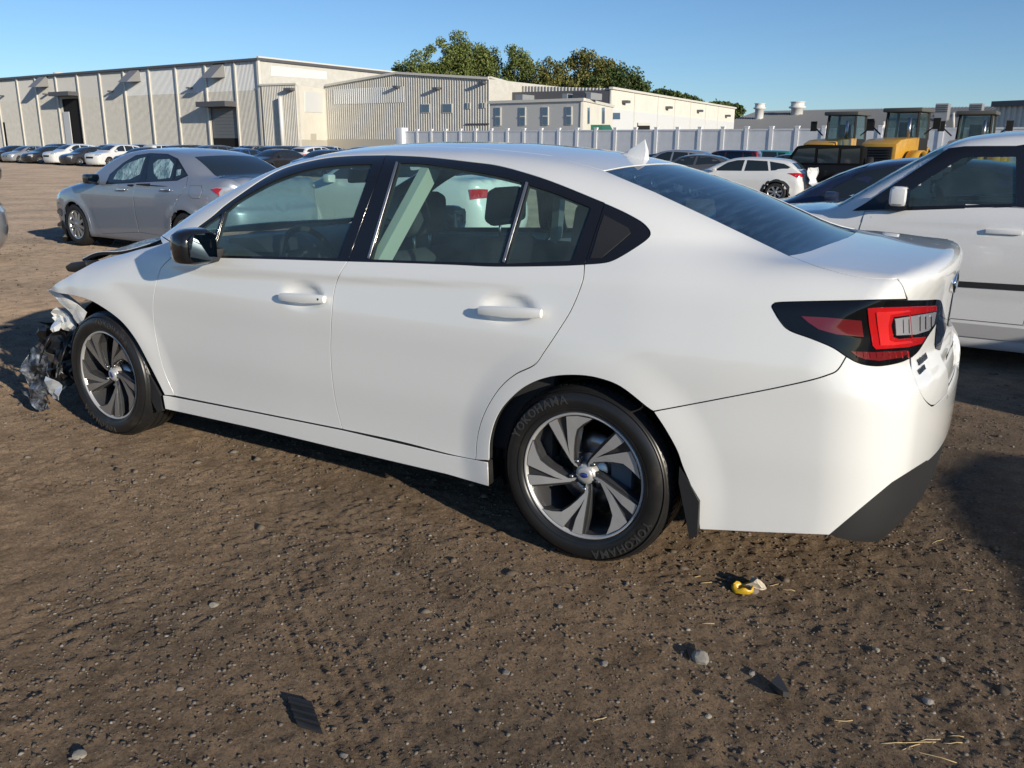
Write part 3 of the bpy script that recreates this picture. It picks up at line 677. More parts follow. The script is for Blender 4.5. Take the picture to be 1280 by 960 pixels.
# wheels
whl = split_spoke_wheel(car); whl.location = (-1.375, .895, .338); whl.rotation_euler = (0, math.radians(0), 0)
w2 = copy_tree(whl, car)
DMACH = mat('dull_machined_aluminium', (.27, .25, .23), .42, .45, .3)      # darker, duller spoke faces for the front wheel
for o_ in w2.children:
    if o_.name.startswith('spoke'): o_.material_slots[1].link = 'OBJECT'; o_.material_slots[1].material = DMACH
w2.scale = (.97, 1, .97); w2.location = (1.372, .900, .329); w2.rotation_euler = (0, math.radians(-60), math.radians(-1))
for x, a in ((-1.375, 10), (1.372, 40)):
    w3 = copy_tree(whl, car); w3.location = (x, -.895, .338); w3.rotation_euler = (0, math.radians(a), math.pi)
for sg in (1, -1):
    for x in (-1.375, 1.375):
        m = MB(); m.lathe([(.395, .50 * sg), (.392, .83 * sg)], 32, c=(x, 0, .335), a0=math.radians(-20), a1=math.radians(200))
        m.lathe([(.02, .50 * sg), (.395, .50 * sg)], 32, c=(x, 0, .335), a0=math.radians(-20), a1=math.radians(200)); m.build('wheel_arch_liner', UNDER, car)
m = MB(); m.box((-.95, -.84, .21), (.95, .84, .34)); m.box((-2.3, -.52, .24), (-.95, .52, .36)); m.box((.95, -.52, .24), (1.75, .52, .40))
m.box((-2.28, -.72, .30), (-1.82, .72, .52)); m.build('underbody', UNDER, car)
m = MB(); m.box((1.15, -.66, .35), (1.82, .66, .86)); bevel_build(m, 'engine_bay_light_block', UNDER, car, .03)  # solid dark block in the hidden nose, added to block light
# door handles
def handle(par, x0, x1, z0, z1, key):
    for sg, pr in ((1, par[0]), (-1, par[1])):
        n = 14; V = []; F = []
        for i in range(n + 1):
            t = i / n; x = x0 + (x1 - x0) * t; z = z0 + (z1 - z0) * t
            prof = math.sin(math.pi * min(1, max(0, t * .92 + .04))) ** .35
            y = float(LB.sidep([(x, z + .075)])[0, 1]) * 0 + .918 + .016 * prof + .004
            hh = .0205 * (.55 + .45 * prof); dd = .014
            ring = [(0, -hh), (dd*.7, -hh*.8), (dd, 0), (dd*.7, hh*.8), (0, hh), (-dd*.6, hh*.6), (-dd*.6, -hh*.6)]
            V += [(x, sg * (y + a), z + b) for a, b in ring]
        k = 7
        for i in range(n):
            for j in range(k): F.append((i*k+j, i*k+(j+1) % k, (i+1)*k+(j+1) % k, (i+1)*k+j))
        F += [tuple(range(k)), tuple(range(n*k, n*k+k))]
        o = mesh('door_handle', V, F, WHITE, pr, True); recalc(o, 50)
        mb = MB(); mb.tube([(x0 - .01, sg*.905, z0), (x0 - .005, sg*.925, z0)], .011); mb.tube([(x1 + .02, sg*.905, z1), (x1 + .02, sg*.925, z1)], .012); mb.build('handle_mount', WHITE, pr)
        if key and sg == 1:
            mb = MB(); mb.lathe([(0, 0), (.0045, 0), (.005, -.004)], 12, c=(x1 + .022, .948, z1)); mb.build('key_slot', BLK, pr)
handle((fdoor, fdoor2), .055, -.195, .873, .886, True); handle((rdoor, rdoor2), -.955, -1.215, .918, .933, False)
# mirror
def mirror(sg):
    m = MB(); ring = []
    def sect(y, x0, x1, z0, z1, n=20):
        return [((x0+x1)/2 + (x1-x0)/2 * math.copysign(abs(math.cos(t))**.55, math.cos(t)), sg*y, (z0+z1)/2 + (z1-z0)/2 * math.copysign(abs(math.sin(t))**.55, math.sin(t))) for t in [2*math.pi*i/n for i in range(n)]]
    S_ = [sect(.915, .47, .55, 1.03, 1.10), sect(.923, .435, .565, .997, 1.128), sect(.96, .425, .585, .985, 1.145), sect(1.03, .43, .575, .985, 1.142), sect(1.078, .445, .55, .998, 1.125), sect(1.09, .455, .52, 1.025, 1.095)]
    V = [p for s_ in S_ for p in s_]; n = 20; F = [(i*n+j, i*n+(j+1) % n, (i+1)*n+(j+1) % n, (i+1)*n+j) for i in range(len(S_)-1) for j in range(n)] + [tuple(range(n)), tuple(range(5*n, 6*n))]
    h = recalc(mesh('door_mirror', V, F, BLK, car, True), 60)
    g = MB(); q = [(.93, 1.012), (.965, 1.002), (1.045, 1.004), (1.070, 1.03), (1.072, 1.10), (1.045, 1.123), (.965, 1.126), (.93, 1.114)]
    V = [(.4235 + .30 * max(0, y - 1.03) + .12 * max(0, .96 - y), sg*y, z) for y, z in q] + [(.46 + .14 * max(0, y - 1.03), sg*y, z) for y, z in q]; k = len(q)
    g.add(V, [tuple(range(k)), tuple(range(k, 2*k))] + [(i, (i+1) % k, k+(i+1) % k, k+i) for i in range(k)]); recalc(g.build('mirror_glass', MIRG, h))
    s_ = MB(); s_.add([(.46, sg*.875, .988), (.58, sg*.875, .988), (.57, sg*.96, .992), (.47, sg*.96, .992), (.45, sg*.865, 1.05), (.58, sg*.865, 1.05), (.56, sg*.96, 1.04), (.48, sg*.96, 1.04)], [(0,3,2,1), (4,5,6,7), (0,1,5,4), (1,2,6,5), (2,3,7,6), (3,0,4,7)]); bevel_build(s_, 'mirror_stem', PLAS, h, .008)
mirror(1); mirror(-1)
# shark fin aerial
fb = LB.plane([(763, 185.5), (808.5, 196), (808.3, 174.4), (790, 180)], 1, 0.)
xf, xb, zt = fb[0][0], fb[1][0], fb[2][2]; zb = float(LB.top([((xf+xb)/2, 0)])[0, 2]) - .01
V = []; n = 9
for i in range(n):
    t = i / (n - 1); x = xf + (xb - xf) * t; z1 = zb + (zt - zb) * (.12 + .88 * t ** 1.9); w = .028 * math.sin(math.pi * min(.5, .08 + .5 * t)) 
    zz = float(LB.top([(x, 0)])[0, 2]) - .006
    V += [(x, w, zz), (x, w * .55, zz + (z1 - zz) * .5), (x + (.012 if t > .6 else 0), .003, z1), (x + (.012 if t > .6 else 0), -.003, z1), (x, -w * .55, zz + (z1 - zz) * .5), (x, -w, zz)]
F = [(i*6+j, i*6+(j+1), (i+1)*6+j+1, (i+1)*6+j) for i in range(n-1) for j in range(5)] + [tuple(range(6)), tuple(range((n-1)*6, n*6))]
recalc(mesh('roof_aerial', V, F, WHITE, car, True), 50)
# emblem, lettering, number-plate garnish on the boot lid
ez = 1.035; ex = float(LB.rearp([(0, ez)])[0, 0])
m = MB(); m.lathe([(.075, 0), (.078, -.010), (.070, -.014), (.060, -.010)], 36, axis='x', c=(ex + .004, 0, ez)); e = m.build('boot_emblem', CHROME, car)
m = MB(); m.lathe([(.0, -.010), (.05, -.010), (.064, -.006)], 36, axis='x', c=(ex + .004, 0, ez)); e2 = m.build('emblem_field', mat('emblem_blue', (.02, .04, .22), .15, 0, 1.), e)
for o in (e, e2):
    for v in o.data.vertices: v.co.z = ez + (v.co.z - ez) * .55
for i, (sy, sz, r) in enumerate(((.028, .008, .011), (-.012, .013, .006), (-.030, .006, .006), (-.020, -.009, .006), (.004, -.012, .006), (.008, .016, .005))):
    st = MB(); V = []
    for k in range(12):
        rr = r if k % 3 == 0 else r * .35; a = 2*math.pi*k/12; V.append((ex - .0085, sy + rr * math.cos(a), ez + sz + rr * math.sin(a)))
    st.add(V, [tuple(range(12))]); st.build('emblem_star', CHROME, e)
for txt, px, size in (('SUBARU', (1152, 449.5), .027), ('LEGACY', (1151.5, 462.5), .019)):
    o_, d_ = LB.rays([px]); P_, ok_ = LEG.march(o_, d_, 8); N_ = Vector(LEG.N(P_)[0]); u_ = Vector((0, -1, 0)); u_ = (u_ - N_ * u_.dot(N_)).normalized(); v_ = N_.cross(u_)
    T_ = Matrix(((u_.x, v_.x, N_.x, 0), (u_.y, v_.y, N_.y, 0), (u_.z, v_.z, N_.z, 0), (0, 0, 0, 1))); T_ = Matrix.Translation(Vector(P_[0]) + N_ * .003) @ T_
    text_mesh('boot_lettering', txt, size, .002, T_, mat('dark_chrome', (.10, .10, .11), .25, 1.), car, .001)
P, N, T = cut(LEG, OC, LB.drop([(1169.5, 409), (1176.2, 379), (1180, 396), (1181.5, 410), (1174, 438), (1168.5, 436)], False), (), .02, .0, .004); put('plate_garnish', P, N, T, LAMPBLK, car, .006, True)
m = MB(); m.box((-2.462, -.15, .675), (-2.455, .15, .785)); bevel_build(m, 'number_plate_holder', PLAS, car, .002)
# ---- cabin
def seat(x, y, headrest=True):
    s_ = MB(); s_.prism([(x-.05, .36), (x+.46, .40), (x+.48, .50), (x+.40, .54), (x-.02, .49)], y-.25, y+.25, Matrix(((1,0,0,0),(0,0,1,0),(0,1,0,0),(0,0,0,1))))
    o = bevel_build(s_, 'seat', FABRIC, car, .04, 3); recalc(o)
    b_ = MB(); b_.prism([(x-.06, .46), (x+.06, .48), (x-.10, 1.02), (x-.16, 1.06), (x-.24, 1.02), (x-.16, .6)], y-.235, y+.235, Matrix(((1,0,0,0),(0,0,1,0),(0,1,0,0),(0,0,0,1))))
    recalc(bevel_build(b_, 'seat_back', FABRIC, o, .05, 3))
    if headrest:
        h_ = MB(); h_.prism([(x-.15, 1.10), (x-.10, 1.13), (x-.12, 1.28), (x-.17, 1.305), (x-.22, 1.28), (x-.22, 1.13)], y-.13, y+.13, Matrix(((1,0,0,0),(0,0,1,0),(0,1,0,0),(0,0,0,1))))
        recalc(bevel_build(h_, 'headrest', FABRIC, o, .035, 3))
        k_ = MB(); k_.tube([(x-.165, y-.06, 1.02), (x-.165, y-.06, 1.14)], .007, 8); k_.tube([(x-.165, y+.06, 1.02), (x-.165, y+.06, 1.14)], .007, 8); k_.build('headrest_post', STEEL, o)
seat(-.12, .37); seat(-.12, -.37); seat(-1.0, .38); seat(-1.0, -.38)
m = MB(); m.box((-1.05, -.13, .40), (-.6, .13, .50)); m.box((-1.28, -.64, .9), (-1.62, .64, .96)); m.build('parcel_shelf', FABRIC, car)
m = MB(); m.prism([(.52, .55), (.62, .98), (.72, 1.02), (1.05, 1.03), (1.1, .9), (1.1, .45), (.6, .45)], -.78, .78, Matrix(((1,0,0,0),(0,0,1,0),(0,1,0,0),(0,0,0,1)))); recalc(bevel_build(m, 'dashboard', INT, car, .03, 3))
m = MB(); m.prism([(.50, .99), (.62, 1.06), (.80, 1.05), (.80, .98)], .20, .54, Matrix(((1,0,0,0),(0,0,1,0),(0,1,0,0),(0,0,0,1)))); recalc(bevel_build(m, 'instrument_hood', INT, car, .02))
Tst = Matrix.Translation((.40, .37, .93)) @ Matrix.Rotation(math.radians(-66), 4, 'Y')
m = MB(); V = []; F = []
for i in range(40):
    a = 2*math.pi*i/40
    for j in range(8):
        b = 2*math.pi*j/8; V.append(tuple(Tst @ Vector(((.182 + .016*math.cos(b))*math.cos(a), (.182 + .016*math.cos(b))*math.sin(a), .016*math.sin(b)))))
for i in range(40):
    for j in range(8): F.append((i*8+j, ((i+1) % 40)*8+j, ((i+1) % 40)*8+(j+1) % 8, i*8+(j+1) % 8))
m.add(V, F, True); m.box((-.05, -.06, -.03), (.05, .06, .015), T=Tst); m.box((-.02, -.18, -.012), (.02, .18, .008), T=Tst); m.box((-.18, -.02, -.012), (0, .02, .008), T=Tst); m.build('steering_wheel', INT, car)
for sg in (1, -1):
    m = MB(); m.box((-1.22, sg*.80-.03, .35), (.80, sg*.80+.03, .99)); bevel_build(m, 'door_card', INT, car, .02)
    m = MB(); m.bar((-.36, sg*.80, 1.0), (-.50, sg*.58, 1.42), .075, .04, (1, 0, 0)); m.build('pillar_lining', LITE, car)
m = MB(); m.box((.33, -.13, 1.315), (.36, .13, 1.385)); rm = bevel_build(m, 'interior_mirror', INT, car, .012); m = MB(); m.tube([(.35, 0, 1.37), (.40, 0, 1.43)], .012, 8); m.build('mirror_arm', INT, rm)
m = MB(); m.box((-1.3, -.8, .30), (1.0, .8, .36)); m.build('cabin_floor', INT, car)
hl_ = LB.top([(x, y) for x in np.linspace(.05, -1.2, 12) for y in np.linspace(-.52, .52, 9)]); hl_[:, 2] -= .035
mesh('headlining', hl_, [(i*9+j, i*9+j+1, (i+1)*9+j+1, (i+1)*9+j) for i in range(11) for j in range(8)], LITE, car, True)
# ---- the crushed nose: folded wing edge, torn lamp and bumper remains (parts of the car)
def crumpled(name, px, dep, amp, m, parent, step=3.0, seed=1, tilt=0., freq=.16, thick=.003, B=LB):
    """sheet traced on a plane parallel to the car's side, then folded in and out"""
    poly = np.array(densify(px, step)); lo, hi = poly.min(0), poly.max(0); G = np.array([(x + (step/2 if j % 2 else 0), y) for j, y in enumerate(np.arange(lo[1], hi[1], step*.87)) for x in np.arange(lo[0], hi[0], step)])
    G = G[pip(G, poly)] if len(G) else G; n = len(poly)
    if len(G): G = G[np.array([np.min(np.hypot(*(poly - q).T)) > step*.45 for q in G], bool)] if len(G) else G
    Q = np.vstack([poly, G]) if len(G) else poly; r = delaunay_2d_cdt([Vector(map(float, q)) for q in Q], [(i, (i+1) % n) for i in range(n)], [], 0, 1e-6)
    Q = np.array([tuple(v) for v in r[0]]); T = np.array(r[2]); T = T[pip(Q[T].mean(1), poly)]
    P = B.plane(Q, 1, dep); g = np.random.default_rng(seed); a, b, c, d = g.uniform(0, 6, 4)
    f = np.abs(np.sin(Q[:, 0]*freq + Q[:, 1]*freq*.7 + a)) + np.abs(np.sin(Q[:, 0]*freq*1.7 - Q[:, 1]*freq*1.3 + b))*.7 + g.uniform(-.06, .06, len(Q)) + np.sin(Q[:, 1]*freq*2.9 + c)*.3
    P[:, 1] += amp*(f - .8) + tilt*(Q[:, 1] - lo[1])/(hi[1] - lo[1] + 1e-6); P[:, 0] += np.sin(Q[:, 1]*freq*1.9 + d)*amp*.3
    o = mesh(name, P, T, m, parent, False); md = o.modifiers.new('thickness', 'SOLIDIFY'); md.thickness = thick; md.offset = 0; return o
TORN = mat('torn_grey_plastic', (.25, .26, .28), .35, .1); _n = noise(TORN, 14, 6, .75); _r = ramp(TORN, _n.outputs[0], [(.44, (.018, .019, .022)), (.56, (.16, .175, .20)), (.72, (.60, .61, .62))]); lk(TORN, _r.outputs[0], bs(TORN).inputs['Base Color'])
HEADLENS = mat('cracked_lamp_lens', (.60, .62, .64), .12, .2, 1.)
BROK = mat('broken_black_plastic', (.014, .014, .015), .4)
crumpled('folded_wing_edge', [(60.5, 362.4), (72, 366), (88, 375), (104.5, 391), (98.5, 413.5), (92, 403), (80, 386), (68, 372)], .868, .008, WHITE, car, 4, 2, -.03, .10)
crumpled('inner_wing_flange', [(68, 366), (84, 368), (100, 379), (101, 390), (86, 381), (72, 371)], .835, .006, mat('primer_grey', (.45, .46, .45), .6), car, 4, 3, 0, .10)
crumpled('crushed_bumper_corner', [(69, 390), (76, 383), (90, 396), (97, 410), (88, 414), (80, 408), (72, 400)], .80, .03, WHITE, car, 7, 5, 0, .11)
crumpled('torn_headlamp', [(37, 440), (43, 433), (49, 436), (54, 427), (60, 432), (61, 446), (66, 462), (74, 474), (75, 488), (67, 494), (70, 506), (63, 511), (52, 498), (44, 482), (39, 460)], .86, .045, TORN, car, 8, 8, .06, .085, .004)
crumpled('dangling_trim', [(28, 487), (40, 492), (55, 502), (64, 510), (60, 512), (44, 505)], .90, .02, TORN, car, 3, 9, .0, .2)
crumpled('hanging_liner', [(56, 408), (66, 404), (80, 410), (95, 416), (92, 440), (94, 470), (86, 486), (74, 476), (66, 458), (60, 440), (58, 424)], .78, .06, BROK, car, 9, 12, 0, .08)
crumpled('hanging_liner', [(62, 400), (74, 404), (84, 420), (80, 455), (70, 462), (62, 436)], .62, .06, BROK, car, 9, 13, 0, .1)
g = random.Random(5)
for k in range(16):
    c = LB.plane([(g.uniform(52, 92), g.uniform(408, 480))], 1, g.uniform(.70, .86))[0]; s = g.uniform(.02, .06); m = MB(); a, b = Vector((g.uniform(-1, 1), g.uniform(-.5, .5), g.uniform(-1, 1))).normalized(), Vector((g.uniform(-1, 1), g.uniform(-1, 1), g.uniform(-.3, .3))).normalized()
    V = [Vector(c) + a*s, Vector(c) + b*s*.5, Vector(c) - a*s*.8, Vector(c) - b*s*.4]; V = V + [v + Vector((0, .004, .002)) for v in V]; m.add(V, [(0,1,2,3), (7,6,5,4), (0,4,5,1), (1,5,6,2), (2,6,7,3), (3,7,4,0)]); recalc(m.build('broken_shard', BROK if k % 4 else TORN, car))
# exposed bracket at the bonnet's edge and the dark gap beside the bonnet
bk = LB.plane([(84, 340), (80, 333), (88, 328), (106, 326), (108, 334), (94, 341)], 1, .74); m = MB(); n = len(bk); V = [tuple(p) for p in bk] + [(x, y - .09, z) for x, y, z in bk]; m.add(V, [tuple(range(n)), tuple(range(n, 2*n))] + [(i, (i+1) % n, n+(i+1) % n, n+i) for i in range(n)]); recalc(bevel_build(m, 'lamp_bracket', BROK, car, .012))

for a_, b_, c_ in (((58, 432), (50, 470), (62, 505)), ((92, 414), (80, 440), (70, 478)), ((76, 405), (60, 425), (44, 470))):   # loose wires
    q_ = [LB.plane([v], 1, d)[0] for v, d in ((a_, .74), (b_, .88), (c_, .90))]; m = MB(); m.tube([tuple(v) for v in smoothline(q_, 6)], .004, 6); m.build('loose_wire', BROK, car)

crumpled('crushed_bumper_corner', [(68, 396), (74, 392), (84, 402), (82, 412), (76, 414), (71, 406)], .84, .02, WHITE, car, 6, 21, .03, .13)
crumpled('bent_bracket', [(44, 432), (50, 428), (72, 446), (84, 470), (78, 474), (64, 454)], .80, .03, mat('bare_steel', (.35, .35, .36), .4, .8), car, 7, 22, 0, .1)
crumpled('broken_lens', [(60, 470), (70, 474), (78, 486), (76, 500), (66, 498), (60, 486)], .92, .02, HEADLENS, car, 6, 23, 0, .12)
# ================================================================ other vehicles
SED = Shape(
    sec=spl([(.14,.84),(.25,.855),(.40,.868),(.60,.882),(.75,.886),(.85,.880),(.95,.862),(1.03,.84),(1.2,.80)]),
    wide=spl([(2.4,-.16),(2.0,-.06),(1.6,-.012),(1.2,0),(-1.0,0),(-1.5,-.008),(-1.9,-.04),(-2.2,-.09),(-2.4,-.13)]),
    flares=[(-1.35,.316,.345,.014,.15),(1.35,.316,.345,.016,.15)],
    low=spl([(2.4,.70),(2.1,.80),(1.7,.90),(1.3,.965),(.95,1.0),(.5,1.0),(-.3,1.02),(-1.0,1.045),(-1.6,1.085),(-2.0,1.09),(-2.3,1.075),(-2.4,1.06)]),
    lowcrown=spl([(2.4,.10),(1.2,.06),(.6,.02),(-1,.02),(-2.4,.05)]), klow=spl([(2.4,.16),(1.2,.13),(.5,.09),(-1.0,.10),(-1.8,.12),(-2.4,.08)]),
    rear=spl([(.14,2.22),(.3,2.33),(.5,2.36),(.65,2.35),(.72,2.31),(.9,2.29),(1.05,2.29),(1.2,2.27)]), rdrop=.22, rpow=2.3, krear=spl([(.2,.18),(.8,.18),(1.0,.10)]),
    front=spl([(.1,2.15),(.35,2.26),(.55,2.28),(.75,2.2),(1.0,1.9)]), fdrop=.36,
    gw=spl([(1.6,.72),(1.1,.78),(.7,.815),(.2,.83),(-.3,.832),(-.9,.825),(-1.4,.80),(-1.8,.75),(-2.1,.70)]), gz=1.0, tum=.42, tum2=.22,
    top=spl([(1.9,.62),(1.5,.82),(1.2,.985),(.9,1.16),(.6,1.31),(.35,1.395),(.1,1.44),(-.2,1.458),(-.6,1.45),(-.9,1.425),(-1.15,1.38),(-1.4,1.29),(-1.65,1.17),(-1.9,1.04),(-2.2,.88)]),
    crown=.12, topn=spl([(1.3,.85),(.2,.93),(-.5,1),(-1.3,.92),(-2,.85)]), kg=spl([(1.2,.09),(.3,.09),(-.5,.11),(-1.3,.14),(-2,.14)]), ku=.05)
CRO = Shape(
    sec=spl([(.14,.86),(.3,.90),(.45,.905),(.65,.918),(.82,.922),(.95,.91),(1.05,.885),(1.3,.83)]),
    wide=spl([(2.5,-.16),(2.0,-.05),(1.6,-.01),(1.2,0),(-1.2,0),(-1.7,-.02),(-2.0,-.05),(-2.3,-.10)]),
    flares=[(-1.33,.36,.39,.02,.12),(1.33,.36,.39,.02,.12)],
    low=spl([(2.5,.86),(2.2,.98),(1.8,1.05),(1.3,1.10),(1.0,1.12),(.5,1.09),(-.3,1.10),(-1.0,1.13),(-1.6,1.17),(-2.3,1.15)]),
    lowcrown=spl([(2.4,.08),(1.2,.05),(.6,.02),(-2.4,.03)]), klow=spl([(2.4,.16),(1.2,.12),(.5,.09),(-2.4,.10)]),
    rear=spl([(.14,2.12),(.3,2.22),(.55,2.25),(.70,2.24),(.78,2.20),(1.1,2.17),(1.3,2.05),(1.5,1.82),(1.7,1.6)]), rdrop=.16, rpow=2.3, krear=spl([(.2,.18),(1.2,.15),(1.5,.1)]),
    front=spl([(.1,2.2),(.4,2.33),(.7,2.34),(.95,2.27),(1.1,2.1)]), fdrop=.30,
    gw=spl([(1.6,.74),(1.1,.81),(.7,.84),(.2,.855),(-.9,.85),(-1.5,.825),(-2.0,.78)]), gz=1.1, tum=.36, tum2=.2,
    top=spl([(1.9,.80),(1.5,1.0),(1.2,1.16),(.9,1.33),(.6,1.48),(.35,1.575),(.1,1.625),(-.3,1.655),(-.8,1.65),(-1.3,1.61),(-1.7,1.555),(-2.0,1.50),(-2.3,1.42)]),
    crown=.10, topn=spl([(1.3,.85),(.2,.93),(-.5,1),(-2,1)]), kg=spl([(1.2,.09),(.3,.09),(-2,.11)]), ku=.05)
BOX = Shape(   # tall boxy hatchback
    sec=spl([(.14,.84),(.3,.875),(.36,.885),(.50,.885),(.58,.892),(.75,.90),(.92,.895),(1.0,.888),(1.1,.87),(1.3,.82)]),
    wide=spl([(2.4,-.13),(2.0,-.05),(1.6,-.01),(1.2,0),(-1.2,0),(-1.7,-.02),(-2.1,-.06),(-2.3,-.10)]),
    flares=[(-1.29,.34,.37,.02,.10),(1.29,.34,.37,.02,.10)],
    low=spl([(2.5,.86),(2.1,1.0),(1.6,1.07),(1.25,1.10),(1.0,1.115),(.5,1.115),(-.3,1.13),(-1.0,1.15),(-2.3,1.15)]),
    lowcrown=spl([(2.4,.08),(1.2,.05),(.6,.02),(-2.4,.03)]), klow=spl([(2.4,.16),(1.2,.10),(.5,.08),(-2.4,.10)]),
    rear=spl([(.14,2.0),(.3,2.08),(.55,2.10),(.75,2.08),(1.1,2.05),(1.4,1.99),(1.65,1.88)]), rdrop=.12, rpow=2.3, krear=spl([(.2,.16),(1.2,.14),(1.5,.1)]),
    front=spl([(.1,1.95),(.4,2.06),(.7,2.08),(.95,2.02),(1.1,1.9)]), fdrop=.26,
    gw=spl([(1.6,.76),(1.1,.82),(.7,.842),(.2,.85),(-.9,.85),(-1.5,.83),(-2.0,.79)]), gz=1.12, tum=.22, tum2=.16,
    top=spl([(1.9,.72),(1.5,.96),(1.25,1.12),(1.0,1.29),(.75,1.45),(.55,1.565),(.4,1.615),(.15,1.645),(-.3,1.66),(-.9,1.655),(-1.5,1.63),(-2.0,1.60)]),
    crown=.09, topn=spl([(1.3,.85),(.5,.9),(.2,1),(-2,1)]), kg=spl([(1.2,.09),(.3,.08),(-2,.09)]), ku=.05)

SIDE = Ortho((0, 1, 0))
TYRE = mat('plain_tyre', (.018, .017, .017), .7); ALLOY = mat('silver_alloy', (.50, .50, .51), .3, .75, .5)
DGLASS = mat('car_glass_dark', (.020, .028, .034), .04, 0, .3, .7)
HEADL = mat('headlamp_lens', (.55, .56, .58), .12, .3, 1.)
def shell(S, xa, xb, z0=.62, nx=46, na=36, wheels=(), R=.36):
    """closed body shell found by casting inwards on a capsule; wheel openings cut round the axles"""
    st = []
    nc = 9
    for i in range(nc): st.append((xa, -math.pi/2 * (1 - i / nc)))
    for i in range(nx + 1): st.append((xa + (xb - xa) * i / nx, 0.))
    for i in range(1, nc + 1): st.append((xb, math.pi/2 * i / nc))
    an = np.linspace(0, 2*math.pi, na, endpoint=False); O = []; D = []
    for x, e in st:
        for a in an:
            d = np.array([math.sin(e), math.cos(e) * math.sin(a), math.cos(e) * math.cos(a)]); O.append(np.array([x, 0, z0]) + d * 2.6); D.append(-d)
    P, ok = S.march(np.array(O), np.array(D), 2.7, 80)
    h = (xb - xa) / nx
    for (wx, wz) in wheels:
        dx, dz = P[:, 0] - wx, P[:, 2] - wz; r = np.hypot(dx, dz); k = (np.abs(r - R) < h * .75) & (np.abs(P[:, 1]) > .5) & (r > 1e-3)
        Q = P[k].copy(); Q[:, 0] = wx + dx[k] / r[k] * R; Q[:, 2] = np.maximum(wz + dz[k] / r[k] * R, .15); sg = np.sign(Q[:, 1])
        Oq = Q.copy(); Oq[:, 1] = sg * 2.5; Dq = np.zeros_like(Q); Dq[:, 1] = -sg; Q2, ok2 = S.march(Oq, Dq, 4.); Q[ok2] = Q2[ok2]; P[k] = Q
    N = S.N(P); n = len(st); F = []
    for i in range(n - 1):
        for j in range(na): F.append((i*na+j, i*na+(j+1) % na, (i+1)*na+(j+1) % na, (i+1)*na+j))
    F = np.array(F); c = P[F].mean(1); keep = np.ones(len(F), bool)
    for (wx, wz) in wheels: keep &= ~((np.hypot(c[:, 0] - wx, c[:, 2] - wz) < R - .004) & (np.abs(c[:, 1]) > .5))
    F = F[keep]; a, b, d = P[F[:, 0]], P[F[:, 1]], P[F[:, 2]]
    if (np.cross(b - a, d - a) * N[F[:, 0]]).sum() < 0: F = F[:, ::-1]
    return P, N, F
def simple_wheel(parent, R=.316, rim=.20, spokes=9, alloy=None, dark=False):
    m = MB(); m.lathe([(rim, -.17), (rim + .004, -.02), (rim + .012, 0), (rim + .05, .012), (R - .03, .006), (R - .008, -.02), (R, -.05), (R, -.15), (R - .02, -.19), (rim, -.19)], 40)
    w = m.build('wheel', TYRE, parent); w.data.set_sharp_from_angle(angle=math.radians(45))
    m = MB(); m.lathe([(rim - .012, -.03), (rim - .004, 0), (rim + .010, .002)], 40); m.lathe([(0, .004), (.03, .004), (.05, -.005), (.06, -.03)], 24)
    for k in range(spokes):
        a = 2*math.pi*k/spokes; da = 1.15 / spokes
        c = lambda r, t: (r*math.cos(a+t), r*math.sin(a+t)); q = [c(.04, -.5), c(.04, .5), c(rim - .01, da), c(rim - .01, -da)]
        V = [(x, -.004, z) for x, z in q] + [(x, -.03, z) for x, z in q]; m.add(V, [(0,1,2,3), (7,6,5,4), (0,4,5,1), (1,5,6,2), (2,6,7,3), (3,7,4,0)])
    recalc(m.build('rim', alloy or ALLOY, w))
    m = MB(); m.lathe([(0, -.05), (rim, -.05)], 24); m.build('brake_drum', UNDER, w)
    return w
def overlay(B, name, poly3, dom, m, par, off=.003, step=.06, depth=.01, mirror=False, gap=0.):
    P, N, T = cut(B.S, dom, poly3, (), step, gap, off); return put(name, P, N, T, m, par, depth, mirror)
def car_body(B, pm, xa, xb, wheels, R=.36, nx=46, na=36, wheel_kw={}, wy=.0, z0=.62):
    P, N, F = shell(B.S, xa, xb, z0, nx, na, wheels, R)
    o = mesh('body', P, F, pm, B.root, True, None, [N[i] for f in F for i in f])
    out = None
    for i, (wx, wz) in enumerate(wheels):
        y = float(B.sidep([(wx, wz + R + .05)])[0, 1]) - .02
        for sg in (1, -1):
            if out is None: out = w = simple_wheel(B.root, **wheel_kw)
            else: w = copy_tree(out, B.root)
            w.location = (wx, sg * (y - wy), wz - .003); w.rotation_euler = (0, .3 * i + .7 * (sg > 0), 0 if sg > 0 else math.pi)
            m = MB(); m.lathe([(R + .012, sg*.45), (R + .012, sg*(y - .012))], 24, c=(wx, 0, wz), a0=math.radians(-25), a1=math.radians(205)); m.lathe([(.0, sg*.45), (R + .012, sg*.45)], 24, c=(wx, 0, wz)); m.build('wheel_arch_liner', UNDER, B.root)
    for (wx, wz) in wheels:      # smooth lip round each wheel opening
        h_ = (xb - xa) / nx; t = np.radians(np.linspace(-14, 194, 40)); zz = lambda r: np.maximum(wz + r * np.sin(t), .165)
        oo = np.c_[wx + (R + 1.3*h_ + .02) * np.cos(t), zz(R + 1.3*h_ + .02)]; ii = np.c_[wx + (R - .012) * np.cos(t), zz(R - .012)]; pl = np.vstack([oo, ii[::-1]])
        P_ = B.sidep(pl); overlay(B, 'arch_lip', P_, SIDE, pm, B.root, .0025, .03, .03, True)
    m = MB(); m.box((xa - .3, -.44, .19), (xb + .3, .44, .32)); m.build('underbody', UNDER, B.root)
    return o
SIDE = Ortho((0, 1, 0)); SGL = Ortho((0, .92, .4)); FRD = Ortho((.62, 0, .78)); RRD = Ortho((-.62, 0, .78)); CORN = Ortho((-.72, .66, .2)); FCORN = Ortho((.72, .66, .2)); TOPD = Ortho((0, 0, 1))
